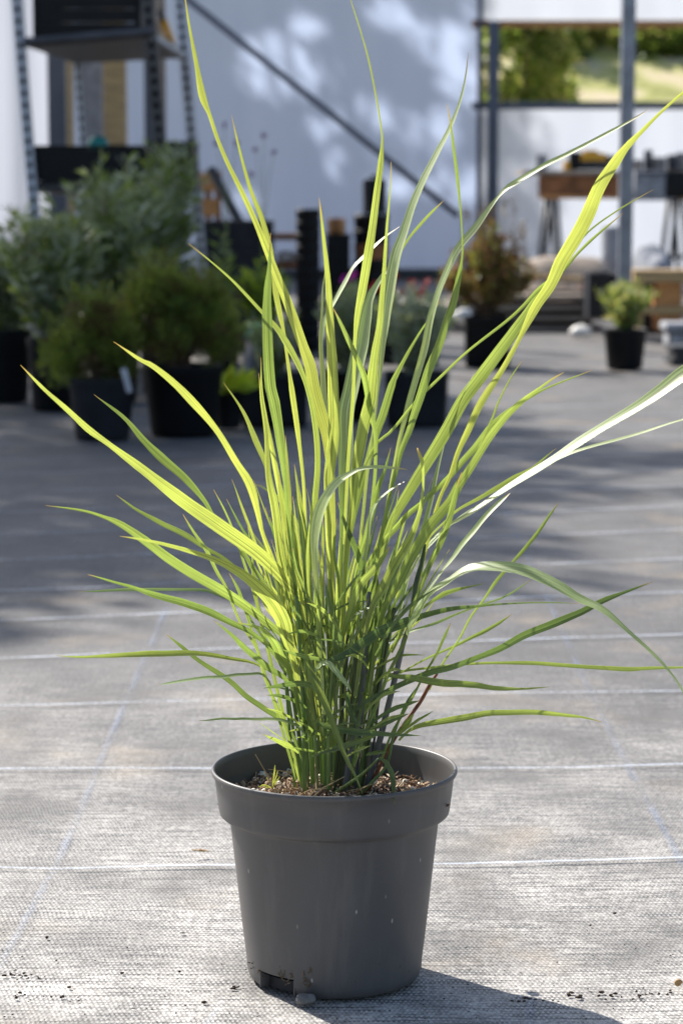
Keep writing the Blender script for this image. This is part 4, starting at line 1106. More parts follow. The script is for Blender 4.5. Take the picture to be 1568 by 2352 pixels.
# ---- grass blades
def blademat(sunlit=False):
    m, nt, p, out = newmat('waxy_grass_blade' if sunlit else 'grass_blade')
    L = nt.links.new
    uv = N(nt, 'ShaderNodeUVMap'); uv.uv_map = 'UVMap'
    sep = N(nt, 'ShaderNodeSeparateXYZ'); L(uv.outputs[0], sep.inputs[0])
    oi = N(nt, 'ShaderNodeObjectInfo')
    mp = N(nt, 'ShaderNodeCombineXYZ'); 
    mu = N(nt, 'ShaderNodeMath', operation='MULTIPLY'); mu.inputs[1].default_value = 17; L(sep.outputs[0], mu.inputs[0]); L(mu.outputs[0], mp.inputs[0])
    mv = N(nt, 'ShaderNodeMath', operation='MULTIPLY'); mv.inputs[1].default_value = 2.2; L(sep.outputs[1], mv.inputs[0]); L(mv.outputs[0], mp.inputs[1])
    mo = N(nt, 'ShaderNodeMath', operation='MULTIPLY'); mo.inputs[1].default_value = 37; L(oi.outputs['Random'], mo.inputs[0]); L(mo.outputs[0], mp.inputs[2])
    vein = N(nt, 'ShaderNodeTexNoise'); vein.inputs['Scale'].default_value = 1.0; vein.inputs['Detail'].default_value = 3; L(mp.outputs[0], vein.inputs[0])
    vr = ramp(nt, vein.outputs[0], [(0.36, 0.45), (0.62, 1.25)])
    # midrib (u = 0.5)
    ab = N(nt, 'ShaderNodeMath', operation='SUBTRACT'); L(sep.outputs[0], ab.inputs[0]); ab.inputs[1].default_value = .5
    ab2 = N(nt, 'ShaderNodeMath', operation='ABSOLUTE'); L(ab.outputs[0], ab2.inputs[0])
    rib = ramp(nt, ab2.outputs[0], [(0.02, 1.0), (0.055, 0.0)])
    edge = ramp(nt, ab2.outputs[0], [(0.455, 0.0), (0.49, 1.0)])
    bt = N(nt, 'ShaderNodeTexNoise'); bt.inputs['Scale'].default_value = 22; bt.inputs['Detail'].default_value = 4
    tc = N(nt, 'ShaderNodeTexCoord'); L(tc.outputs['Object'], bt.inputs[0])
    # colours of this blade
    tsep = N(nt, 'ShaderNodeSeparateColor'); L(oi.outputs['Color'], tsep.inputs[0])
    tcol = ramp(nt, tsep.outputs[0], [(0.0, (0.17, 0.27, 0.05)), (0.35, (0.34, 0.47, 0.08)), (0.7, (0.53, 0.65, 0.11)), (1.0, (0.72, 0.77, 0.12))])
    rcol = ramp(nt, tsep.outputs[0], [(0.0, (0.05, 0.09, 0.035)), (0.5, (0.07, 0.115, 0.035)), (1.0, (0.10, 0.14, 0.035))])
    tc1 = mixc(nt, 1.0, tcol.outputs[0], vr.outputs[0], 'MULTIPLY')
    btr = ramp(nt, bt.outputs[0], [(0.35, 0.85), (0.7, 1.12)])
    tc1 = mixc(nt, 1.0, tc1, btr.outputs[0], 'MULTIPLY')
    ribm = N(nt, 'ShaderNodeMath', operation='MULTIPLY'); ribm.inputs[1].default_value = .45; L(rib.outputs[0], ribm.inputs[0])
    tc2 = mixc(nt, ribm.outputs[0], tc1, (0.30, 0.36, 0.08))
    if sunlit:      # sun glare on these blades put in as a paler colour
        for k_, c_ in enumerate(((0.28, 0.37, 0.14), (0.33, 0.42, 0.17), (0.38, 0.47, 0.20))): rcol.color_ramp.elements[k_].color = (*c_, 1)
    rc1 = mixc(nt, 1.0, rcol.outputs[0], vr.outputs[0], 'MULTIPLY')
    edm = N(nt, 'ShaderNodeMath', operation='MULTIPLY'); edm.inputs[1].default_value = .55; L(edge.outputs[0], edm.inputs[0])
    rc2 = mixc(nt, edm.outputs[0], rc1, (0.50, 0.55, 0.32))
    # dry tip
    tip = ramp(nt, sep.outputs[1], [(0.945, 0.0), (0.985, 1.0)])
    tm = N(nt, 'ShaderNodeMath', operation='MULTIPLY'); L(tip.outputs[0], tm.inputs[0]); tm.inputs[1].default_value = .75
    tc3 = mixc(nt, tm.outputs[0], tc2, (0.50, 0.28, 0.08))
    rc3 = mixc(nt, tm.outputs[0], rc2, (0.40, 0.26, 0.12))
    L(rc3, p.inputs['Base Color'])
    p.inputs['Roughness'].default_value = 0.44 if sunlit else 0.34
    p.inputs['Specular IOR Level'].default_value = 0.7
    p.inputs['Coat Weight'].default_value = 0.2; p.inputs['Coat Roughness'].default_value = 0.22
    bmp = N(nt, 'ShaderNodeBump'); bmp.inputs['Strength'].default_value = .35; bmp.inputs['Distance'].default_value = .0008; L(vein.outputs[0], bmp.inputs['Height']); L(bmp.outputs[0], p.inputs['Normal'])
    tr = N(nt, 'ShaderNodeBsdfTranslucent'); L(tc3, tr.inputs[0])
    mx = N(nt, 'ShaderNodeMixShader'); mx.inputs[0].default_value = .3 if sunlit else .52
    L(p.outputs[0], mx.inputs[1]); L(tr.outputs[0], mx.inputs[2]); L(mx.outputs[0], out.inputs[0])
    return m
M['blade'] = blademat()
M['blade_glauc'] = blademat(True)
CAMP = Vector((0, 0, H))
def cr(a, b, c, d, t):
    return .5 * ((2 * b) + (c - a) * t + (2 * a - 5 * b + 4 * c - d) * t * t + (3 * b - a - 3 * c + d) * t ** 3)
def blade_geo(bm, pts, d_base, d_tip, m, fold=0.22, twist=0.0, bow=0.0, seg=None):
    """pts: (x, y, w) on the tracing grid from the TIP to the BASE; the blade gets its own depth along the way"""
    pts = pts[::-1]
    n = len(pts)
    # cumulative length on the grid for parameterisation
    L = [0.0]
    for i in range(1, n): L.append(L[-1] + math.hypot(pts[i][0] - pts[i - 1][0], pts[i][1] - pts[i - 1][1]))
    T = L[-1]
    W3 = []
    for i, (x, y, w) in enumerate(pts):
        f = L[i] / T
        Y = 2.72 + d_base + (d_tip - d_base) * f ** 1.3 + bow * math.sin(f * math.pi)
        q0, q1 = pts[max(i - 1, 0)], pts[min(i + 1, n - 1)]
        sn = abs(q1[1] - q0[1]) / max(1e-6, math.hypot(q1[0] - q0[0], q1[1] - q0[1]))
        kw = .93 if sn > .96 else (.84 if sn > .5 else .92)
        W3.append((P(x, y, Y), PX(w * kw, Y)))
    seg = seg or max(14, int(T / 16))
    uvl = bm.loops.layers.uv.get('UVMap') or bm.loops.layers.uv.new('UVMap')
    rows_ = []
    # sample evenly
    k = 0
    for s_ in range(seg + 1):
        q = T * s_ / seg
        while k < n - 2 and L[k + 1] < q: k += 1
        t = (q - L[k]) / max(1e-6, L[k + 1] - L[k])
        i0, i3 = max(k - 1, 0), min(k + 2, n - 1)
        p_ = cr(W3[i0][0], W3[k][0], W3[k + 1][0], W3[i3][0], t)
        w_ = W3[k][1] + (W3[k + 1][1] - W3[k][1]) * (t * t * (3 - 2 * t))
        rows_.append([p_, w_, s_ / seg])
    prev = None
    for s_, (p_, w_, f) in enumerate(rows_):
        tg = (rows_[min(s_ + 1, seg)][0] - rows_[max(s_ - 1, 0)][0]).normalized()
        V = (CAMP - p_).normalized()
        Nv = (V - tg * V.dot(tg)).normalized()
        Hh = (V + S).normalized()
        fs = min(1, max(0, (f - .3) / .25)); mm = m if not isinstance(m, (list, tuple)) else m[0] + (m[1] - m[0]) * fs
        if mm >= 0:
            Hn = (Hh - tg * Hh.dot(tg)).normalized()
            Nn = Nv.lerp(Hn, min(1, mm)).normalized()
        else:
            Nn = (Matrix.Rotation(mm, 3, tg) @ Nv)
        ph = pts[0][0] * .37
        p_ = p_ + tg.cross(Nn) * (.0007 * noise.noise(Vector((f * 9, ph, 1)))) + Nn * (.0016 * noise.noise(Vector((f * 7, ph, 4))))
        if twist: Nn = Matrix.Rotation(twist * math.sin(f * 5.0), 3, tg) @ Nn
        wide = w_ / max(.42, abs(Nn.dot(Nv)))
        b_ = tg.cross(Nn).normalized()
        row = []
        for u in (-1, -.55, 0, .55, 1):
            off = b_ * (u * wide / 2) + Nn * (abs(u) ** 1.3 * fold * wide / 2)
            row.append(bm.verts.new(p_ + off))
        if prev:
            for j in range(4):
                fc = bm.faces.new((prev[j], prev[j + 1], row[j + 1], row[j])); fc.smooth = True
                for lp, (uu, vv) in zip(fc.loops, ((j / 4, rows_[s_ - 1][2]), ((j + 1) / 4, rows_[s_ - 1][2]), ((j + 1) / 4, f), (j / 4, f))):
                    lp[uvl].uv = (uu, vv)
        prev = row
def parse(s):
    return [tuple(float(v) for v in (q.split(',') + ['1'])[:3]) for q in s.split()]
# each blade: outline from tip to base (x, y, width), depth at base and tip (m, negative = nearer), attitude to the light
BL = [
('48,838,1 100,893,9 160,945,14 205,987,18 250,1020,14 330,1080,24 420,1150,36 500,1205,40 600,1278,38 680,1360,26 730,1405,14 760,1480,8', -.02, -.16, 0),
('261,785,1 320,825,10 350,840,14 400,880,18 440,921,22 500,992,16 542,1061,18 575,1116,24 595,1186,13 604,1225,11 629,1294,14 635,1324,12 650,1370,10 668,1450,8 690,1560,7', 0, -.10, 0),
('216,906,1 280,955,10 330,1010,18 370,1050,24 425,1098,20 470,1151,12 495,1190,8 560,1270,10 640,1390,10', .03, .10, .25),
('513,878,1 540,915,5 566,960,10 588,1013,16 613,1072,13 628,1130,10 645,1220,8 670,1400,8', .02, .08, .25),
('594,857,1 603,930,8 612,1000,10 616,1090,14 629,1153,20 641,1247,20 651,1310,16 668,1420,9 690,1560,7', -.01, -.04, .1),
('599,821,1 602,900,5 612,965,8 622,1020,12 638,1100,14 652,1190,13 668,1330,9 690,1500,6', .01, .02, .1),
('622,534,1 620,570,4 619,608,9 615,671,19 614,733,25 616,811,26 622,890,27 629,919,28 641,997,23 651,1075,14 655,1122,9 662,1200,8 675,1330,8 695,1500,7', -.03, -.06, 0),
('422,-40,1 426,0,3 435,60,6 450,140,10 465,220,18 482,265,10 500,320,10 525,380,11 555,440,13 585,505,15 616,583,19 635,633,22 657,686,25 676,739,27 694,790,27 713,843,29 723,900,30 738,955,30 751,1005,26 758,1070,20 763,1150,14 765,1300,10 762,1480,8', 0, .06, .12),
('532,265,1 550,345,6 575,435,10 600,500,14 619,570,14 627,624,11 633,671,14 643,721,13 651,758,8 658,811,7 665,858,9 672,905,14 682,972,13 690,1040,9 696,1107,8 702,1216,8 708,1350,8 720,1520,7', .03, .05, .05),
('432,559,1 480,597,4 525,636,6 557,668,8 600,714,9 635,752,14 660,790,18 685,836,15 701,877,12 716,935,12 726,997,14 729,1060,14 726,1122,15 718,1200,18 710,1263,16 710,1326,13 716,1430,9 725,1600,8', .01, -.03, 0),
('733,455,1 738,499,6 744,555,9 749,608,12 755,686,16 758,749,20 763,843,25 765,902,27 767,966,28 763,1028,28 757,1091,24 754,1153,19 755,1279,14 760,1420,9 765,1600,8', -.02, -.05, 0),
('748,612,1 744,650,3 741,686,5 737,758,7 738,811,10 743,858,14 745,905,15 751,960,12 756,1030,8 765,1200,7', .03, .05, 1.0),
('918,520,1 885,545,5 857,571,8 826,599,9 810,614,8 791,652,12 769,693,10 750,725,11 741,758,10 739,800,7 744,880,6 755,1050,6 765,1200,6', .05, .13, .95),
('800,-40,1 806,0,2 824,60,3 849,150,4 866,235,4 876,300,4 878,325,5 874,380,14 864,450,17 854,525,19 846,577,22 832,664,21 822,717,15 815,790,8 810,900,8 800,1050,8 790,1250,7', .02, .03, 0),
('898,372,1 896,420,3 888,514,6 882,608,9 876,686,13 870,749,15 860,811,19 854,874,26 850,920,28 838,966,28 826,1028,28 816,1091,23 807,1185,17 797,1247,13 790,1370,9 785,1550,8', -.04, -.07, 0),
('900,590,1 893,612,7 870,646,14 851,686,22 841,733,34 832,796,40 818,858,38 809,905,38 801,950,40 798,1028,36 791,1107,27 788,1185,17 783,1300,10 775,1500,8', .04, .06, (0.0, 1.0)),
('1075,122,1 1069,175,4 1056,235,7 1034,295,11 1004,355,15 974,415,18 949,475,20 929,540,23 913,590,26 899,665,28 888,733,23 879,796,15 873,858,9 866,905,7 855,1000,7 840,1120,8 820,1320,8 805,1500,7', 0, .04, (0.0, 1.0)),
('1017,461,1 988,489,7 963,517,8 935,552,6 910,600,6 893,680,6 870,800,6 850,950,6', .06, .12, .1),
('1026,238,1 1034,280,4 1041,340,7 1049,400,8 1056,475,5 1060,540,4 1060,590,5 1051,645,14 1039,700,18 1024,740,19 1009,790,21 984,850,23 964,915,23 950,957,20 941,989,17 922,1036,14 910,1083,11 897,1130,9 881,1208,9 869,1271,8 858,1350,8 845,1500,8', -.03, -.05, 0),
('1489,250,1 1449,275,5 1384,310,8 1309,350,10 1249,380,12 1184,420,14 1161,435,12 1144,453,7 1124,480,12 1094,525,18 1054,575,19 1024,640,18 1004,690,17 989,740,18 976,800,18 957,865,18 941,920,16 930,960,13 915,1020,10 895,1130,9 872,1260,8 850,1420,8', .01, -.06, (0.0, 1.0)),
('1640,160,1 1568,213,6 1514,260,8 1474,300,11 1439,335,18 1409,375,28 1374,430,34 1349,490,38 1324,540,38 1289,600,36 1264,655,30 1230,705,26 1190,780,12 1153,848,15 1104,926,20 1075,989,18 1053,1036,14 1032,1098,11 1010,1145,10 985,1230,9 955,1360,8 920,1500,8', -.02, -.10, 0),
('1498,436,1 1420,482,4 1350,532,5 1300,595,6 1242,668,12 1216,709,22 1180,763,30 1144,812,32 1104,865,34 1062,920,34 1028,983,34 997,1036,32 966,1086,30 935,1136,28 910,1177,24 888,1224,17 872,1290,11 850,1400,9 830,1550,8', .02, .05, .2),
('1430,489,1 1381,530,6 1350,557,8 1323,584,7 1290,622,10 1238,664,12 1198,705,9 1158,740,8 1068,812,7 997,879,8 954,922,8 901,988,8 866,1019,8 835,1080,7 810,1180,6', -.04, .02, .1),
('1294,856,1 1269,870,5 1238,892,7 1210,913,12 1182,936,16 1154,964,18 1122,1005,20 1097,1045,20 1072,1086,22 1053,1114,24 1035,1149,26 1010,1180,28 985,1211,30 963,1249,30 941,1286,28 919,1333,24 897,1374,18 880,1410,14 862,1490,10 845,1620,9', -.05, -.04, .15),
('1357,851,1 1296,874,4 1252,892,5 1216,912,8 1160,950,13 1122,983,15 1091,1027,18 1060,1061,17 1028,1098,15 988,1136,14 966,1158,14 935,1183,15 910,1211,16 881,1242,14 850,1285,10 820,1350,7', 0, .04, 0),
('1700,790,1 1640,822,30 1568,862,40 1509,905,32 1459,940,27 1384,985,23 1331,1020,24 1272,1058,19 1216,1095,20 1169,1124,18 1128,1149,15 1097,1170,14 1060,1192,11 1028,1211,8 980,1255,6 930,1340,6', -.01, -.10, 1.0),
('1640,945,1 1568,964,4 1484,990,6 1409,1013,7 1334,1033,7 1280,1056,6 1200,1100,6 1120,1150,6 1040,1200,5 960,1280,5', .0, -.08, 1.0),
('1276,1030,1 1232,1067,6 1210,1083,12 1179,1098,13 1147,1117,13 1110,1139,10 1078,1155,8 1053,1170,7 1028,1192,6 985,1235,6 930,1320,6', .03, .07, .05),
('1171,1132,1 1147,1152,12 1116,1186,14 1085,1224,14 1060,1255,13 1035,1290,9 1013,1317,6 981,1358,6 950,1405,6 900,1500,6', 0, .02, .95),
('1283,1155,1 1260,1186,7 1229,1230,10 1200,1264,10 1172,1296,7 1141,1333,9 1110,1377,6 1097,1394,6 1078,1422,6 1053,1469,6 1028,1506,6 1003,1547,6 985,1585,6', .02, .04, .1),
('1600,1650,1 1568,1590,5 1544,1551,6 1509,1511,9 1449,1456,10 1384,1401,18 1329,1375,21 1285,1349,25 1247,1330,27 1210,1314,28 1172,1305,27 1128,1302,24 1091,1305,20 1060,1317,17 1028,1339,16 1000,1355,19 981,1374,22 960,1412,22 944,1434,16 935,1460,8', -.08, -.34, 1.0),
('1498,1336,1 1449,1354,6 1384,1379,14 1334,1406,17 1274,1431,20 1209,1456,19 1154,1486,17 1094,1511,14 1034,1534,15 984,1546,16 919,1572,14 881,1591,12 847,1606,10 820,1630,7', -.06, -.12, -.1),
('1620,1534,1 1568,1533,5 1484,1535,9 1434,1537,12 1359,1532,10 1284,1527,10 1209,1523,10 1134,1523,7 1064,1526,6 994,1533,6 919,1543,6 880,1556,6', -.03, -.12, 0),
('1261,1577,1 1209,1581,5 1134,1581,12 1084,1573,16 1009,1568,19 949,1558,17 915,1554,10 893,1552,6', -.08, -.14, .2),
('1381,1658,1 1340,1648,5 1300,1643,9 1240,1636,13 1180,1636,14 1122,1638,15 1060,1650,17 1000,1660,15 960,1668,12 935,1680,8 915,1700,6', -.03, -.08, 0),
('1174,1412,1 1141,1434,9 1107,1453,10 1072,1469,8 1028,1491,6 981,1512,5 928,1541,4 880,1570,5', .02, .04, .1),
('1219,1331,1 1182,1356,5 1147,1375,5 1100,1391,5 1060,1405,5 1003,1430,7 950,1448,6 903,1469,6 847,1506,5 820,1530,5', .0, .02, (0.9, 0.0)),
('1331,1386,1 1247,1384,3 1169,1387,4 1100,1392,6 1060,1395,10 1013,1403,13 966,1416,15 932,1430,24 885,1446,27 838,1474,27 791,1505,19 751,1520,10 725,1540,6', -.09, -.02, -.2),
('1113,1340,1 1079,1347,4 1041,1356,10 1016,1366,13 994,1380,9 960,1405,6 900,1470,5', .0, -.02, .1),
('1035,1430,1 1022,1459,8 1003,1500,7 981,1538,6 957,1581,6 935,1622,7 903,1678,7 875,1745,7', -.04, -.05, .1),
('1060,1085,1 1050,1120,9 1041,1155,14 1028,1202,16 1010,1249,16 985,1302,15 966,1349,12 947,1396,10 935,1456,10 913,1506,10 888,1556,10 863,1622,10 841,1675,10 812,1760,9', -.06, -.06, .15),
('957,1028,3 962,1042,9 968,1056,9 972,1086,6 970,1130,6 963,1177,10 947,1224,17 925,1264,22 900,1308,24 878,1355,21 856,1393,17 838,1460,11 815,1600,9', -.07, -.12, .2),
('1198,830,1 1171,870,4 1144,924,5 1129,964,6 1107,1011,6 1088,1055,5 1062,1110,5 1030,1180,5 990,1290,5', -.01, -.01, 0),
('1091,850,1 1064,906,3 1044,951,4 1028,992,4 1016,1036,5 1000,1098,9 988,1155,11 975,1208,13 960,1249,12 940,1320,10 915,1420,8', .04, .03, 1.0),
('580,1112,1 597,1116,4 619,1130,6 641,1144,10 657,1172,16 676,1200,23 691,1241,20 701,1279,12 710,1329,9 716,1400,7 722,1520,6', .05, .09, .95),
('677,1066,1 682,1107,6 690,1153,12 697,1200,12 704,1247,10 710,1340,8 718,1480,7', .03, .03, .2),
('640,1090,1 648,1130,8 660,1169,12 672,1232,17 685,1294,20 690,1330,21 700,1390,15 712,1460,9 725,1600,8', -.01, .0, .05),
('935,1078,1 901,1074,6 863,1072,9 826,1077,8 804,1088,12 776,1107,21 754,1138,25 738,1179,27 729,1232,23 726,1294,17 730,1370,12 736,1480,9 742,1640,8', -.07, -.16, (.0, .85)),
('766,960,1 759,1006,6 751,1053,8 748,1110,9 750,1200,9 757,1330,8', -.06, -.08, 0),
('1010,690,1 982,736,4 960,771,6 932,818,9 907,865,14 898,888,20 879,950,22 863,997,21 845,1060,19 826,1122,20 807,1200,17 798,1279,11 788,1420,8', .05, .07, .15),
('898,1028,1 885,1075,8 870,1116,14 857,1169,16 841,1232,16 826,1279,13 805,1390,9 790,1560,8', -.02, -.02, .05),
('929,1108,1 901,1125,6 870,1150,8 854,1182,9 845,1247,9 832,1340,8 815,1500,7', -.03, -.04, 1.0),
('766,708,1 785,749,10 804,790,14 823,833,14 838,874,15 851,950,13 862,997,11 863,1060,9 858,1130,8 845,1250,8', -.02, -.09, 0),
('106,1161,1 190,1173,6 235,1186,8 280,1206,16 340,1246,24 400,1291,26 475,1336,27 550,1381,26 615,1431,21 665,1476,14 695,1535,8', -.01, -.12, 0),
('267,1137,1 310,1168,7 370,1201,12 425,1228,14 475,1261,11 525,1291,9 600,1365,8 655,1450,7', .03, .10, .15),
('275,1232,1 330,1240,6 390,1253,9 440,1268,11 500,1288,15 557,1320,26 604,1358,36 635,1396,42 654,1436,40 663,1474,26 672,1505,14 690,1575,8', -.06, -.22, (.25, .05)),
('202,1320,1 260,1336,6 310,1351,9 360,1368,16 425,1386,19 480,1406,19 530,1431,15 580,1456,13 620,1491,9 655,1545,7', -.02, -.12, .2),
('180,1360,1 250,1357,6 300,1354,8 400,1354,7 470,1356,8 500,1366,7 560,1395,6 620,1450,6', .03, .06, (1.0, 0.0)),
('131,1506,1 200,1509,6 275,1506,12 350,1503,16 410,1501,15 475,1504,12 540,1514,9 585,1524,6 625,1545,5', -.01, -.10, .4),
('381,1456,1 421,1488,10 455,1516,11 499,1544,14 537,1572,14 571,1603,15 612,1631,15 643,1653,14 672,1690,10 700,1755,7', 0, .03, .1),
('361,1572,1 405,1567,6 468,1558,8 524,1553,8 562,1549,7 599,1546,6 612,1556,5 625,1580,4', -.03, -.12, .7),
('491,1425,1 530,1456,9 555,1481,15 587,1510,17 624,1538,17 656,1560,13 680,1600,8 700,1680,7', -.03, -.06, 0),
('458,1655,1 499,1652,5 546,1651,6 609,1652,7 649,1655,8 684,1668,7 700,1690,6', -.04, -.10, .6),
('546,1431,1 580,1438,7 609,1450,13 631,1478,22 646,1513,26 662,1531,17 676,1575,10 692,1660,8', -.05, -.12, .1),
('604,1687,1 634,1700,10 656,1710,14 671,1718,9 685,1730,5', -.05, -.09, 0),
('598,1661,1 631,1685,3 662,1707,4 680,1720,4', -.03, -.06, .2),
('604,1581,1 640,1575,11 678,1570,15 712,1574,13 735,1592,6', -.07, -.12, -.1),
('491,1124,1 515,1171,5 537,1221,6 560,1290,7 580,1350,8 605,1450,8 640,1600,8 680,1760,8', .02, .03, .1),
('420,1181,1 445,1221,7 475,1266,10 500,1316,9 520,1351,7 550,1426,7 590,1491,7 604,1543,8 629,1605,9 651,1661,9 676,1740,9', -.02, -.04, 0),
('527,1316,1 550,1361,9 570,1420,8 600,1520,7 640,1650,7 680,1790,7', .0, .0, .1),
('567,1197,1 580,1276,6 582,1331,6 600,1426,6 630,1550,7 660,1680,8 690,1800,8', .03, .03, .1),
('572,1213,1 600,1251,6 615,1271,5 640,1320,4', .05, .07, .9),
('832,1822,1 815,1780,7 794,1740,12 776,1693,16 757,1643,17 738,1599,21 719,1558,22 710,1527,18 708,1506,12 718,1500,7 730,1515,4', -.09, -.16, .1),
('807,1591,1 791,1565,12 773,1543,15 754,1524,13 738,1524,11 723,1543,7', -.10, -.15, .8),
('967,1690,1 917,1688,8 870,1685,13 823,1682,17 776,1674,17 740,1666,12 722,1655,6', -.09, -.13, -.1),
('876,1680,1 851,1693,10 807,1708,14 770,1721,13 735,1729,8 715,1740,5', -.07, -.10, .1),
('905,1846,1 904,1825,7 903,1800,13 899,1778,15 888,1753,11 870,1740,6', -.10, -.15, .1),
('994,1633,1 975,1645,6 955,1657,8 935,1672,6', -.04, -.06, .3),
('950,1640,3 944,1650,10 935,1664,19 922,1678,15 905,1690,6', -.05, -.07, .4),
('963,1608,1 935,1617,10 903,1629,12 872,1646,9 850,1665,5', -.06, -.09, -.1),
('938,1639,1 903,1654,9 872,1667,11 847,1676,9 820,1690,5', -.07, -.10, -.1),
('832,1671,1 813,1652,12 801,1630,15 797,1605,12 800,1590,6', -.07, -.10, -.2),
('719,1270,1 729,1324,8 733,1386,14 733,1449,13 732,1521,9 735,1600,7', -.09, -.10, .1),
('747,1338,2 757,1386,11 769,1436,20 776,1480,27 779,1518,21 780,1565,9', -.07, -.10, .15),
('895,1254,1 885,1272,10 863,1302,18 832,1336,21 816,1364,21 804,1402,19 791,1442,15 785,1474,11 780,1560,8', -.06, -.11, 0),
('835,1306,1 807,1339,7 782,1374,6 765,1410,5', -.08, -.10, .3),
('862,1300,1 866,1350,12 872,1410,19 876,1470,21 878,1520,18 883,1560,8', .02, .02, -.2),
('776,1153,1 788,1191,8 807,1238,16 823,1279,18 832,1310,12 838,1380,7', -.03, -.06, -.2),
('605,1475,1 630,1492,7 655,1530,9 672,1580,8 690,1650,7', -.05, -.08, 0),
('863,1420,1 858,1470,10 852,1540,13 843,1610,12 830,1690,8', .0, .0, 0),
('655,1000,1 660,1060,6 664,1130,9 668,1210,10 676,1310,9 690,1450,8', .03, .03, .1),
('800,1000,1 795,1080,10 790,1180,14 782,1280,14 772,1400,10 765,1560,8', .05, .05, .05),
('935,1180,1 915,1240,10 890,1320,14 865,1400,14 845,1490,10 825,1620,8', .03, .04, 0),
]
leaves = []
for i, (s_, db, dt, m_) in enumerate(BL):
    bm = bmesh.new()
    random.seed(100 + i)
    blade_geo(bm, parse(s_), db, dt, m_, fold=random.uniform(.12, .3), twist=random.uniform(-.34, .34))
    # attachment point of the blade is its own origin, seen by the colour variation
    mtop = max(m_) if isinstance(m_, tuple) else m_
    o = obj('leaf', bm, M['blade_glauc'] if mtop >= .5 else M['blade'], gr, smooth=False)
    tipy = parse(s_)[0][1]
    tt_ = random.uniform(.35, .95) if tipy < 900 else (random.uniform(.3, .85) if tipy < 1250 else random.uniform(.1, .62))  # lower blades darker: shade inside the clump put into their tone
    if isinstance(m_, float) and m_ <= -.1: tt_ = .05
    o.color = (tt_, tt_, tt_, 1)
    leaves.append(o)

# ---- culms: thin round stems rising from the crown
M['culm'] = None
def culmmat(name, a, b):
    m, nt, p, out = newmat(name)
    L = nt.links.new
    tc = N(nt, 'ShaderNodeTexCoord'); oi = N(nt, 'ShaderNodeObjectInfo')
    mp = N(nt, 'ShaderNodeMapping'); mp.inputs[3].default_value = (260, 260, 9); L(tc.outputs['Object'], mp.inputs[0])
    no = N(nt, 'ShaderNodeTexNoise'); no.inputs['Scale'].default_value = 1; L(mp.outputs[0], no.inputs[0])
    r = ramp(nt, oi.outputs['Random'], [(0.0, a), (1.0, b)])
    vr = ramp(nt, no.outputs[0], [(0.35, 0.72), (0.65, 1.15)])
    c = mixc(nt, 1.0, r.outputs[0], vr.outputs[0], 'MULTIPLY'); L(c, p.inputs['Base Color'])
    p.inputs['Roughness'].default_value = .42
    tr = N(nt, 'ShaderNodeBsdfTranslucent'); L(mixc(nt, 1.0, c, (1.8, 2.2, .8), 'MULTIPLY'), tr.inputs[0])
    mx = N(nt, 'ShaderNodeMixShader'); mx.inputs[0].default_value = .3
    L(p.outputs[0], mx.inputs[1]); L(tr.outputs[0], mx.inputs[2]); L(mx.outputs[0], out.inputs[0])
    return m
M['culm'] = culmmat('green_culm', (0.15, 0.22, 0.08), (0.30, 0.37, 0.15))
M['culm_dark'] = culmmat('violet_grey_culm', (0.06, 0.10, 0.035), (0.11, 0.125, 0.075))
M['culm_grey'] = culmmat('bloomy_grey_culm', (0.13, 0.135, 0.155), (0.16, 0.16, 0.18))
M['culm_red'] = culmmat('reddish_culm', (0.22, 0.08, 0.04), (0.28, 0.12, 0.05))
def culm(pts, d0, d1, mat='culm', n=8):
    Y = [2.735 + d0 + (d1 - d0) * i / (len(pts) - 1) for i in range(len(pts))]
    W = [P(x, y, yy) for (x, y, w), yy in zip(pts, Y)]
    Rr = [PX(w, yy) / 2 for (x, y, w), yy in zip(pts, Y)]
    # smooth it
    q, rr = [], []
    for k in range(len(W) - 1):
        for t in (0, .25, .5, .75):
            q.append(cr(W[max(k - 1, 0)], W[k], W[k + 1], W[min(k + 2, len(W) - 1)], t)); rr.append(Rr[k] + (Rr[k + 1] - Rr[k]) * t)
    q.append(W[-1]); rr.append(Rr[-1])
    # run the foot into the soil
    if q[0].z > SZ and pts[0][1] > 1700:
        d = (q[0] - q[2]).normalized(); k_ = (q[0].z - SZ + .004) / max(.3, -d.z) 
        q.insert(0, q[0] + d * k_); rr.insert(0, rr[0] * 1.05)
    bm = bmesh.new(); tube(bm, q, rr, n)
    return obj('stem', bm, M[mat], gr)
random.seed(31)
NC = 38
for k in range(NC):
    f = k / (NC - 1)
    xb = 686 + 155 * f + random.uniform(-8, 8)
    yb = 1822 - 26 * random.random()
    f2 = min(1, max(0, f + random.uniform(-.12, .12)))
    xt = 640 + 262 * f2 + random.uniform(-8, 8)
    yt = random.uniform(1330, 1520)
    w0 = random.uniform(6.5, 11) ; w1 = random.uniform(4.5, 7)
    dm = random.uniform(-.008, .06) if k % 3 else random.uniform(-.035, .0)
    mat = 'culm' if f < .52 or random.random() < .25 else ('culm_dark' if random.random() < .75 else 'culm_grey')
    bowx = random.uniform(-6, 6)
    culm([(xb, yb, w0), (xb + (xt - xb) * .28 + bowx, yb + (yt - yb) * .33, w0 * .92), (xb + (xt - xb) * .63 + bowx, yb + (yt - yb) * .66, (w0 + w1) / 2), (xt, yt, w1)], dm, dm * 1.6 - .01, mat)
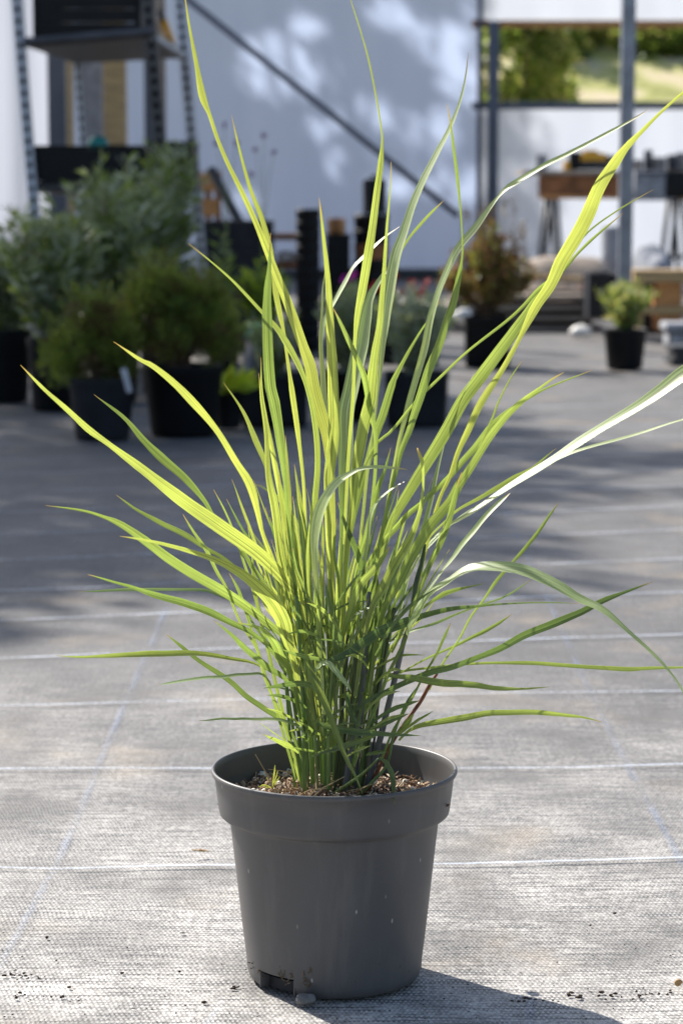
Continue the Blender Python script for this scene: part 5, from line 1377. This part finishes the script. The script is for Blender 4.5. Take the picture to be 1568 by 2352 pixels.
# the thick grey ones on the right
culm([(846, 1790, 15), (866, 1722, 15), (881, 1663, 15), (897, 1597, 14), (913, 1531, 13), (925, 1480, 12), (938, 1441, 10)], -.03, -.075, 'culm_grey')
culm([(795, 1790, 14), (806, 1720, 14), (820, 1668, 14), (829, 1605, 14), (836, 1511, 13), (841, 1433, 12), (848, 1360, 9)], -.04, -.06, 'culm_grey')
culm([(938, 1441, 9), (945, 1400, 10), (955, 1340, 12), (968, 1290, 10), (975, 1250, 7)], -.075, -.05, 'culm_dark')
culm([(862, 1780, 9), (889, 1725, 9), (916, 1680, 9), (944, 1641, 9), (966, 1610, 9), (985, 1575, 9), (1003, 1547, 7)], -.03, .0, 'culm_red')
culm([(851, 1800, 8), (888, 1756, 7), (903, 1690, 7), (930, 1620, 6), (957, 1581, 5)], -.04, -.05, 'culm')
culm([(812, 1792, 9), (835, 1775, 7), (869, 1742, 5)], -.06, -.09, 'culm')
# ---- remaining thin blades in the heart of the clump
random.seed(64)
def heap_of_blades(name, items, tone):
    bm = bmesh.new()
    for pts, d0, d1, m_, sg in items: blade_geo(bm, pts, d0, d1, m_, seg=sg)
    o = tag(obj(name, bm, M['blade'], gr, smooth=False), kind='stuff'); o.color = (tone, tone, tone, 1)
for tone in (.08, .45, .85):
    it = []
    for k in range(28):
        f = random.random()
        xb = 695 + 130 * f; yb = random.uniform(1480, 1660)
        xt = xb + (f - .47) * 330 + random.uniform(-55, 55)
        yt = random.uniform(1090, 1400)
        w = random.uniform(4, 11)
        dd = random.uniform(-.05, .08)
        it.append(([(xt, yt, 1), (xt * .8 + xb * .2 + random.uniform(-6, 6), yt * .8 + yb * .2, w * .8), (xt * .42 + xb * .58 + random.uniform(-10, 10), (yt + yb) / 2, w), (xb, yb, w * .7), (xb + (765 - xb) * .2, yb + 70, 5)], dd, dd + random.uniform(-.04, .04), random.choice([0, 0, .1, 1.0]), None))
    heap_of_blades('fine_foliage', it, tone)
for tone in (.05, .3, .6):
    it = []
    for k in range(14):
        f = random.random()
        xb = 680 + 185 * f; yb = random.uniform(1440, 1745)
        s2 = -1 if random.random() < (.62 - .25 * f) else 1
        L_ = random.uniform(25, 135) * (1.1 if yb < 1650 else .7); up = random.uniform(-.15, 1.3)
        w = random.uniform(4, 11); dd = random.uniform(-.11, .02)
        xt, yt = xb + s2 * L_, yb - L_ * up + L_ * random.uniform(-.1, .25)
        it.append(([(xt, yt, 1), (xb + s2 * L_ * .6, yb - L_ * up * .78, w), (xb + s2 * L_ * .25, yb - L_ * up * .42, w * .8), (xb, yb, 4)], dd, dd - .03, random.choice([0, .1, -.2, 1.0, -.1]), 14))
    heap_of_blades('side_shoots', it, tone)
# dead straw at the foot
bm = bmesh.new()
for k in range(26):
    a = random.uniform(0, 6.283); r = random.uniform(.02, .075); x, y = PC.x + r * math.cos(a), PC.y + r * math.sin(a) * .9
    d = Vector((random.uniform(-1, 1), random.uniform(-.6, .6), random.uniform(-.05, 1.1 if k % 2 else .2))).normalized(); l = random.uniform(.02, .06)
    b_ = Vector((x, y, SZ + .006))
    tube(bm, [b_, b_ + d * l * .5 + Vector((0, 0, .004)), b_ + d * l], [.0011, .0009, .0004], 4)
tag(obj('dead_straw', bm, M['drybrown_'] if 'drybrown_' in M else plain('straw', (0.42, 0.30, 0.15), .8, .3, 60), gr, smooth=False), kind='stuff')
# ---- little seedling on the left of the soil
bm = bmesh.new()
for (pts) in ('632,1757,1 630,1775,4 628,1792,4 627,1808,3', '643,1783,1 636,1793,4 630,1803,4 627,1812,3', '612,1785,1 618,1795,3 624,1806,3 627,1812,3', '594,1808,1 605,1804,5 616,1806,5 626,1812,3', '638,1770,1 634,1785,3 629,1800,3 627,1810,2', '605,1812,1 614,1810,4 626,1813,3'):
    blade_geo(bm, parse(pts), .02, .02, 0, seg=8)
obj('seedling', bm, M['blade'], gr, smooth=False)

# ------------------------------------------------------------------ small things on the ground
M['stone'] = plain('grey_stone', (0.16, 0.155, 0.15), .85, .4, 90, bump=.6)
M['crumb'] = plain('dark_crumb', (0.05, 0.03, 0.02), .95, .5, 90)
M['drybrown'] = plain('dry_leaf', (0.40, 0.24, 0.10), .8, .4, 60)
bm = bmesh.new(); q = G(702, 2303); blob(bm, (q.x, q.y, .0045), (.0105, .008, .0065), 3, .55, 2); tag(origin(obj('pebble', bm, M['stone'])), 'grey pebble at the front foot of the big pot', 'pebble')
bm = bmesh.new(); q = G(602, 2256); blob(bm, (q.x + .002, q.y + .012, .009), (.0075, .006, .010), 7, .6, 2); tag(origin(obj('pebble', bm, M['stone'])), 'light pebble wedged in the cut-out at the left foot of the pot', 'pebble')
bm = bmesh.new()
random.seed(91)
for (x_, y_) in ((642, 2238), (650, 2250), (655, 2262), (668, 2246), (700, 2252), (708, 2262), (713, 2240), (590, 2250), (575, 2240)):
    ang = math.atan2(-1, (x_ - 767) / 190); rr = .1012
    q = Vector((PC.x + (x_ - 767) / FPX * 2.68, 0, 0)); dx = q.x - PC.x; q.y = PC.y - math.sqrt(max(0, rr * rr - dx * dx)); q.z = (2297 - 25 * (dx / .1) ** 2 - y_) / FPX * 2.75 / .95 + .002
    for _ in range(5):
        s0 = Vector((q.x, q.y - .0012, max(.002, q.z))) + Vector((random.uniform(-.003, .003), 0, random.uniform(-.004, .004)))
        d = Vector((random.uniform(-1, 1), -.15, random.uniform(-1, 1))).normalized() * random.uniform(.002, .006)
        tube(bm, [s0, s0 + d], [.0009, .0004], 4)
tag(obj('mud_splashes', bm, plain('mud', (0.12, 0.08, 0.045), .95, .4, 80), gr, smooth=False), kind='stuff')
bm = bmesh.new(); q = G(462, 1960)
for k, (dx, l, a) in enumerate([(-.004, .018, .1), (.004, .014, -.25), (0, .009, .6)]):
    box(bm, (q.x + dx, q.y + k * .001, .004), (l, .0035, .0012), Matrix.Rotation(a, 3, 'Z') @ Matrix.Rotation(.15, 3, 'Y'), bev=.0004)
tag(origin(obj('dry_leaf_scrap', bm, M['drybrown'])), 'curled dry brown leaf scrap on the fabric left of the pot', 'leaf scrap')
bm = bmesh.new(); q = G(1556, 2268)
pts = [(q.x + math.cos(a) * .003 * (1 - a / 16), q.y, .005 + math.sin(a) * .003 * (1 - a / 16)) for a in [i * .5 for i in range(26)]]
tube(bm, pts, [.0026 * (1 - i / 30) for i in range(26)], 8); tag(origin(obj('snail_shell', bm, M['drybrown'])), 'tiny tan snail shell on the fold at the right edge', 'snail shell')
bm = bmesh.new()
random.seed(55)
def crumb_at(x, y, s_):
    q = G(x, y); blob(bm, (q.x, q.y, gz(q.x, q.y) + s_ * .5 + .002), (s_ * random.uniform(.8, 1.8), s_, s_ * .7), random.random() * 60, .7, 1)
for (x0_, y0_, x1_, y1_, n_) in ((0, 2232, 110, 2240, 20), (1300, 2278, 1545, 2272, 34), (1170, 2290, 1300, 2284, 12), (530, 2268, 560, 2272, 5), (0, 2275, 230, 2290, 12)):
    for _ in range(n_):
        f = random.random(); crumb_at(x0_ + (x1_ - x0_) * f, y0_ + (y1_ - y0_) * f + random.gauss(0, 5), random.uniform(.0006, .0019) * (1.5 - f * .6))
for _ in range(260): crumb_at(random.uniform(0, 1568), 2345 - abs(random.gauss(0, 130)), random.uniform(.0003, .0011))
for (x_, y_, s_) in ((108, 2148, .0028), (413, 2226, .002), (470, 2299, .0022), (280, 2230, .002), (420, 2135, .0018), (1410, 2083, .002), (1355, 2110, .0018), (160, 2262, .002)): crumb_at(x_, y_, s_)
tag(obj('soil_crumbs', bm, M['crumb']), kind='stuff')
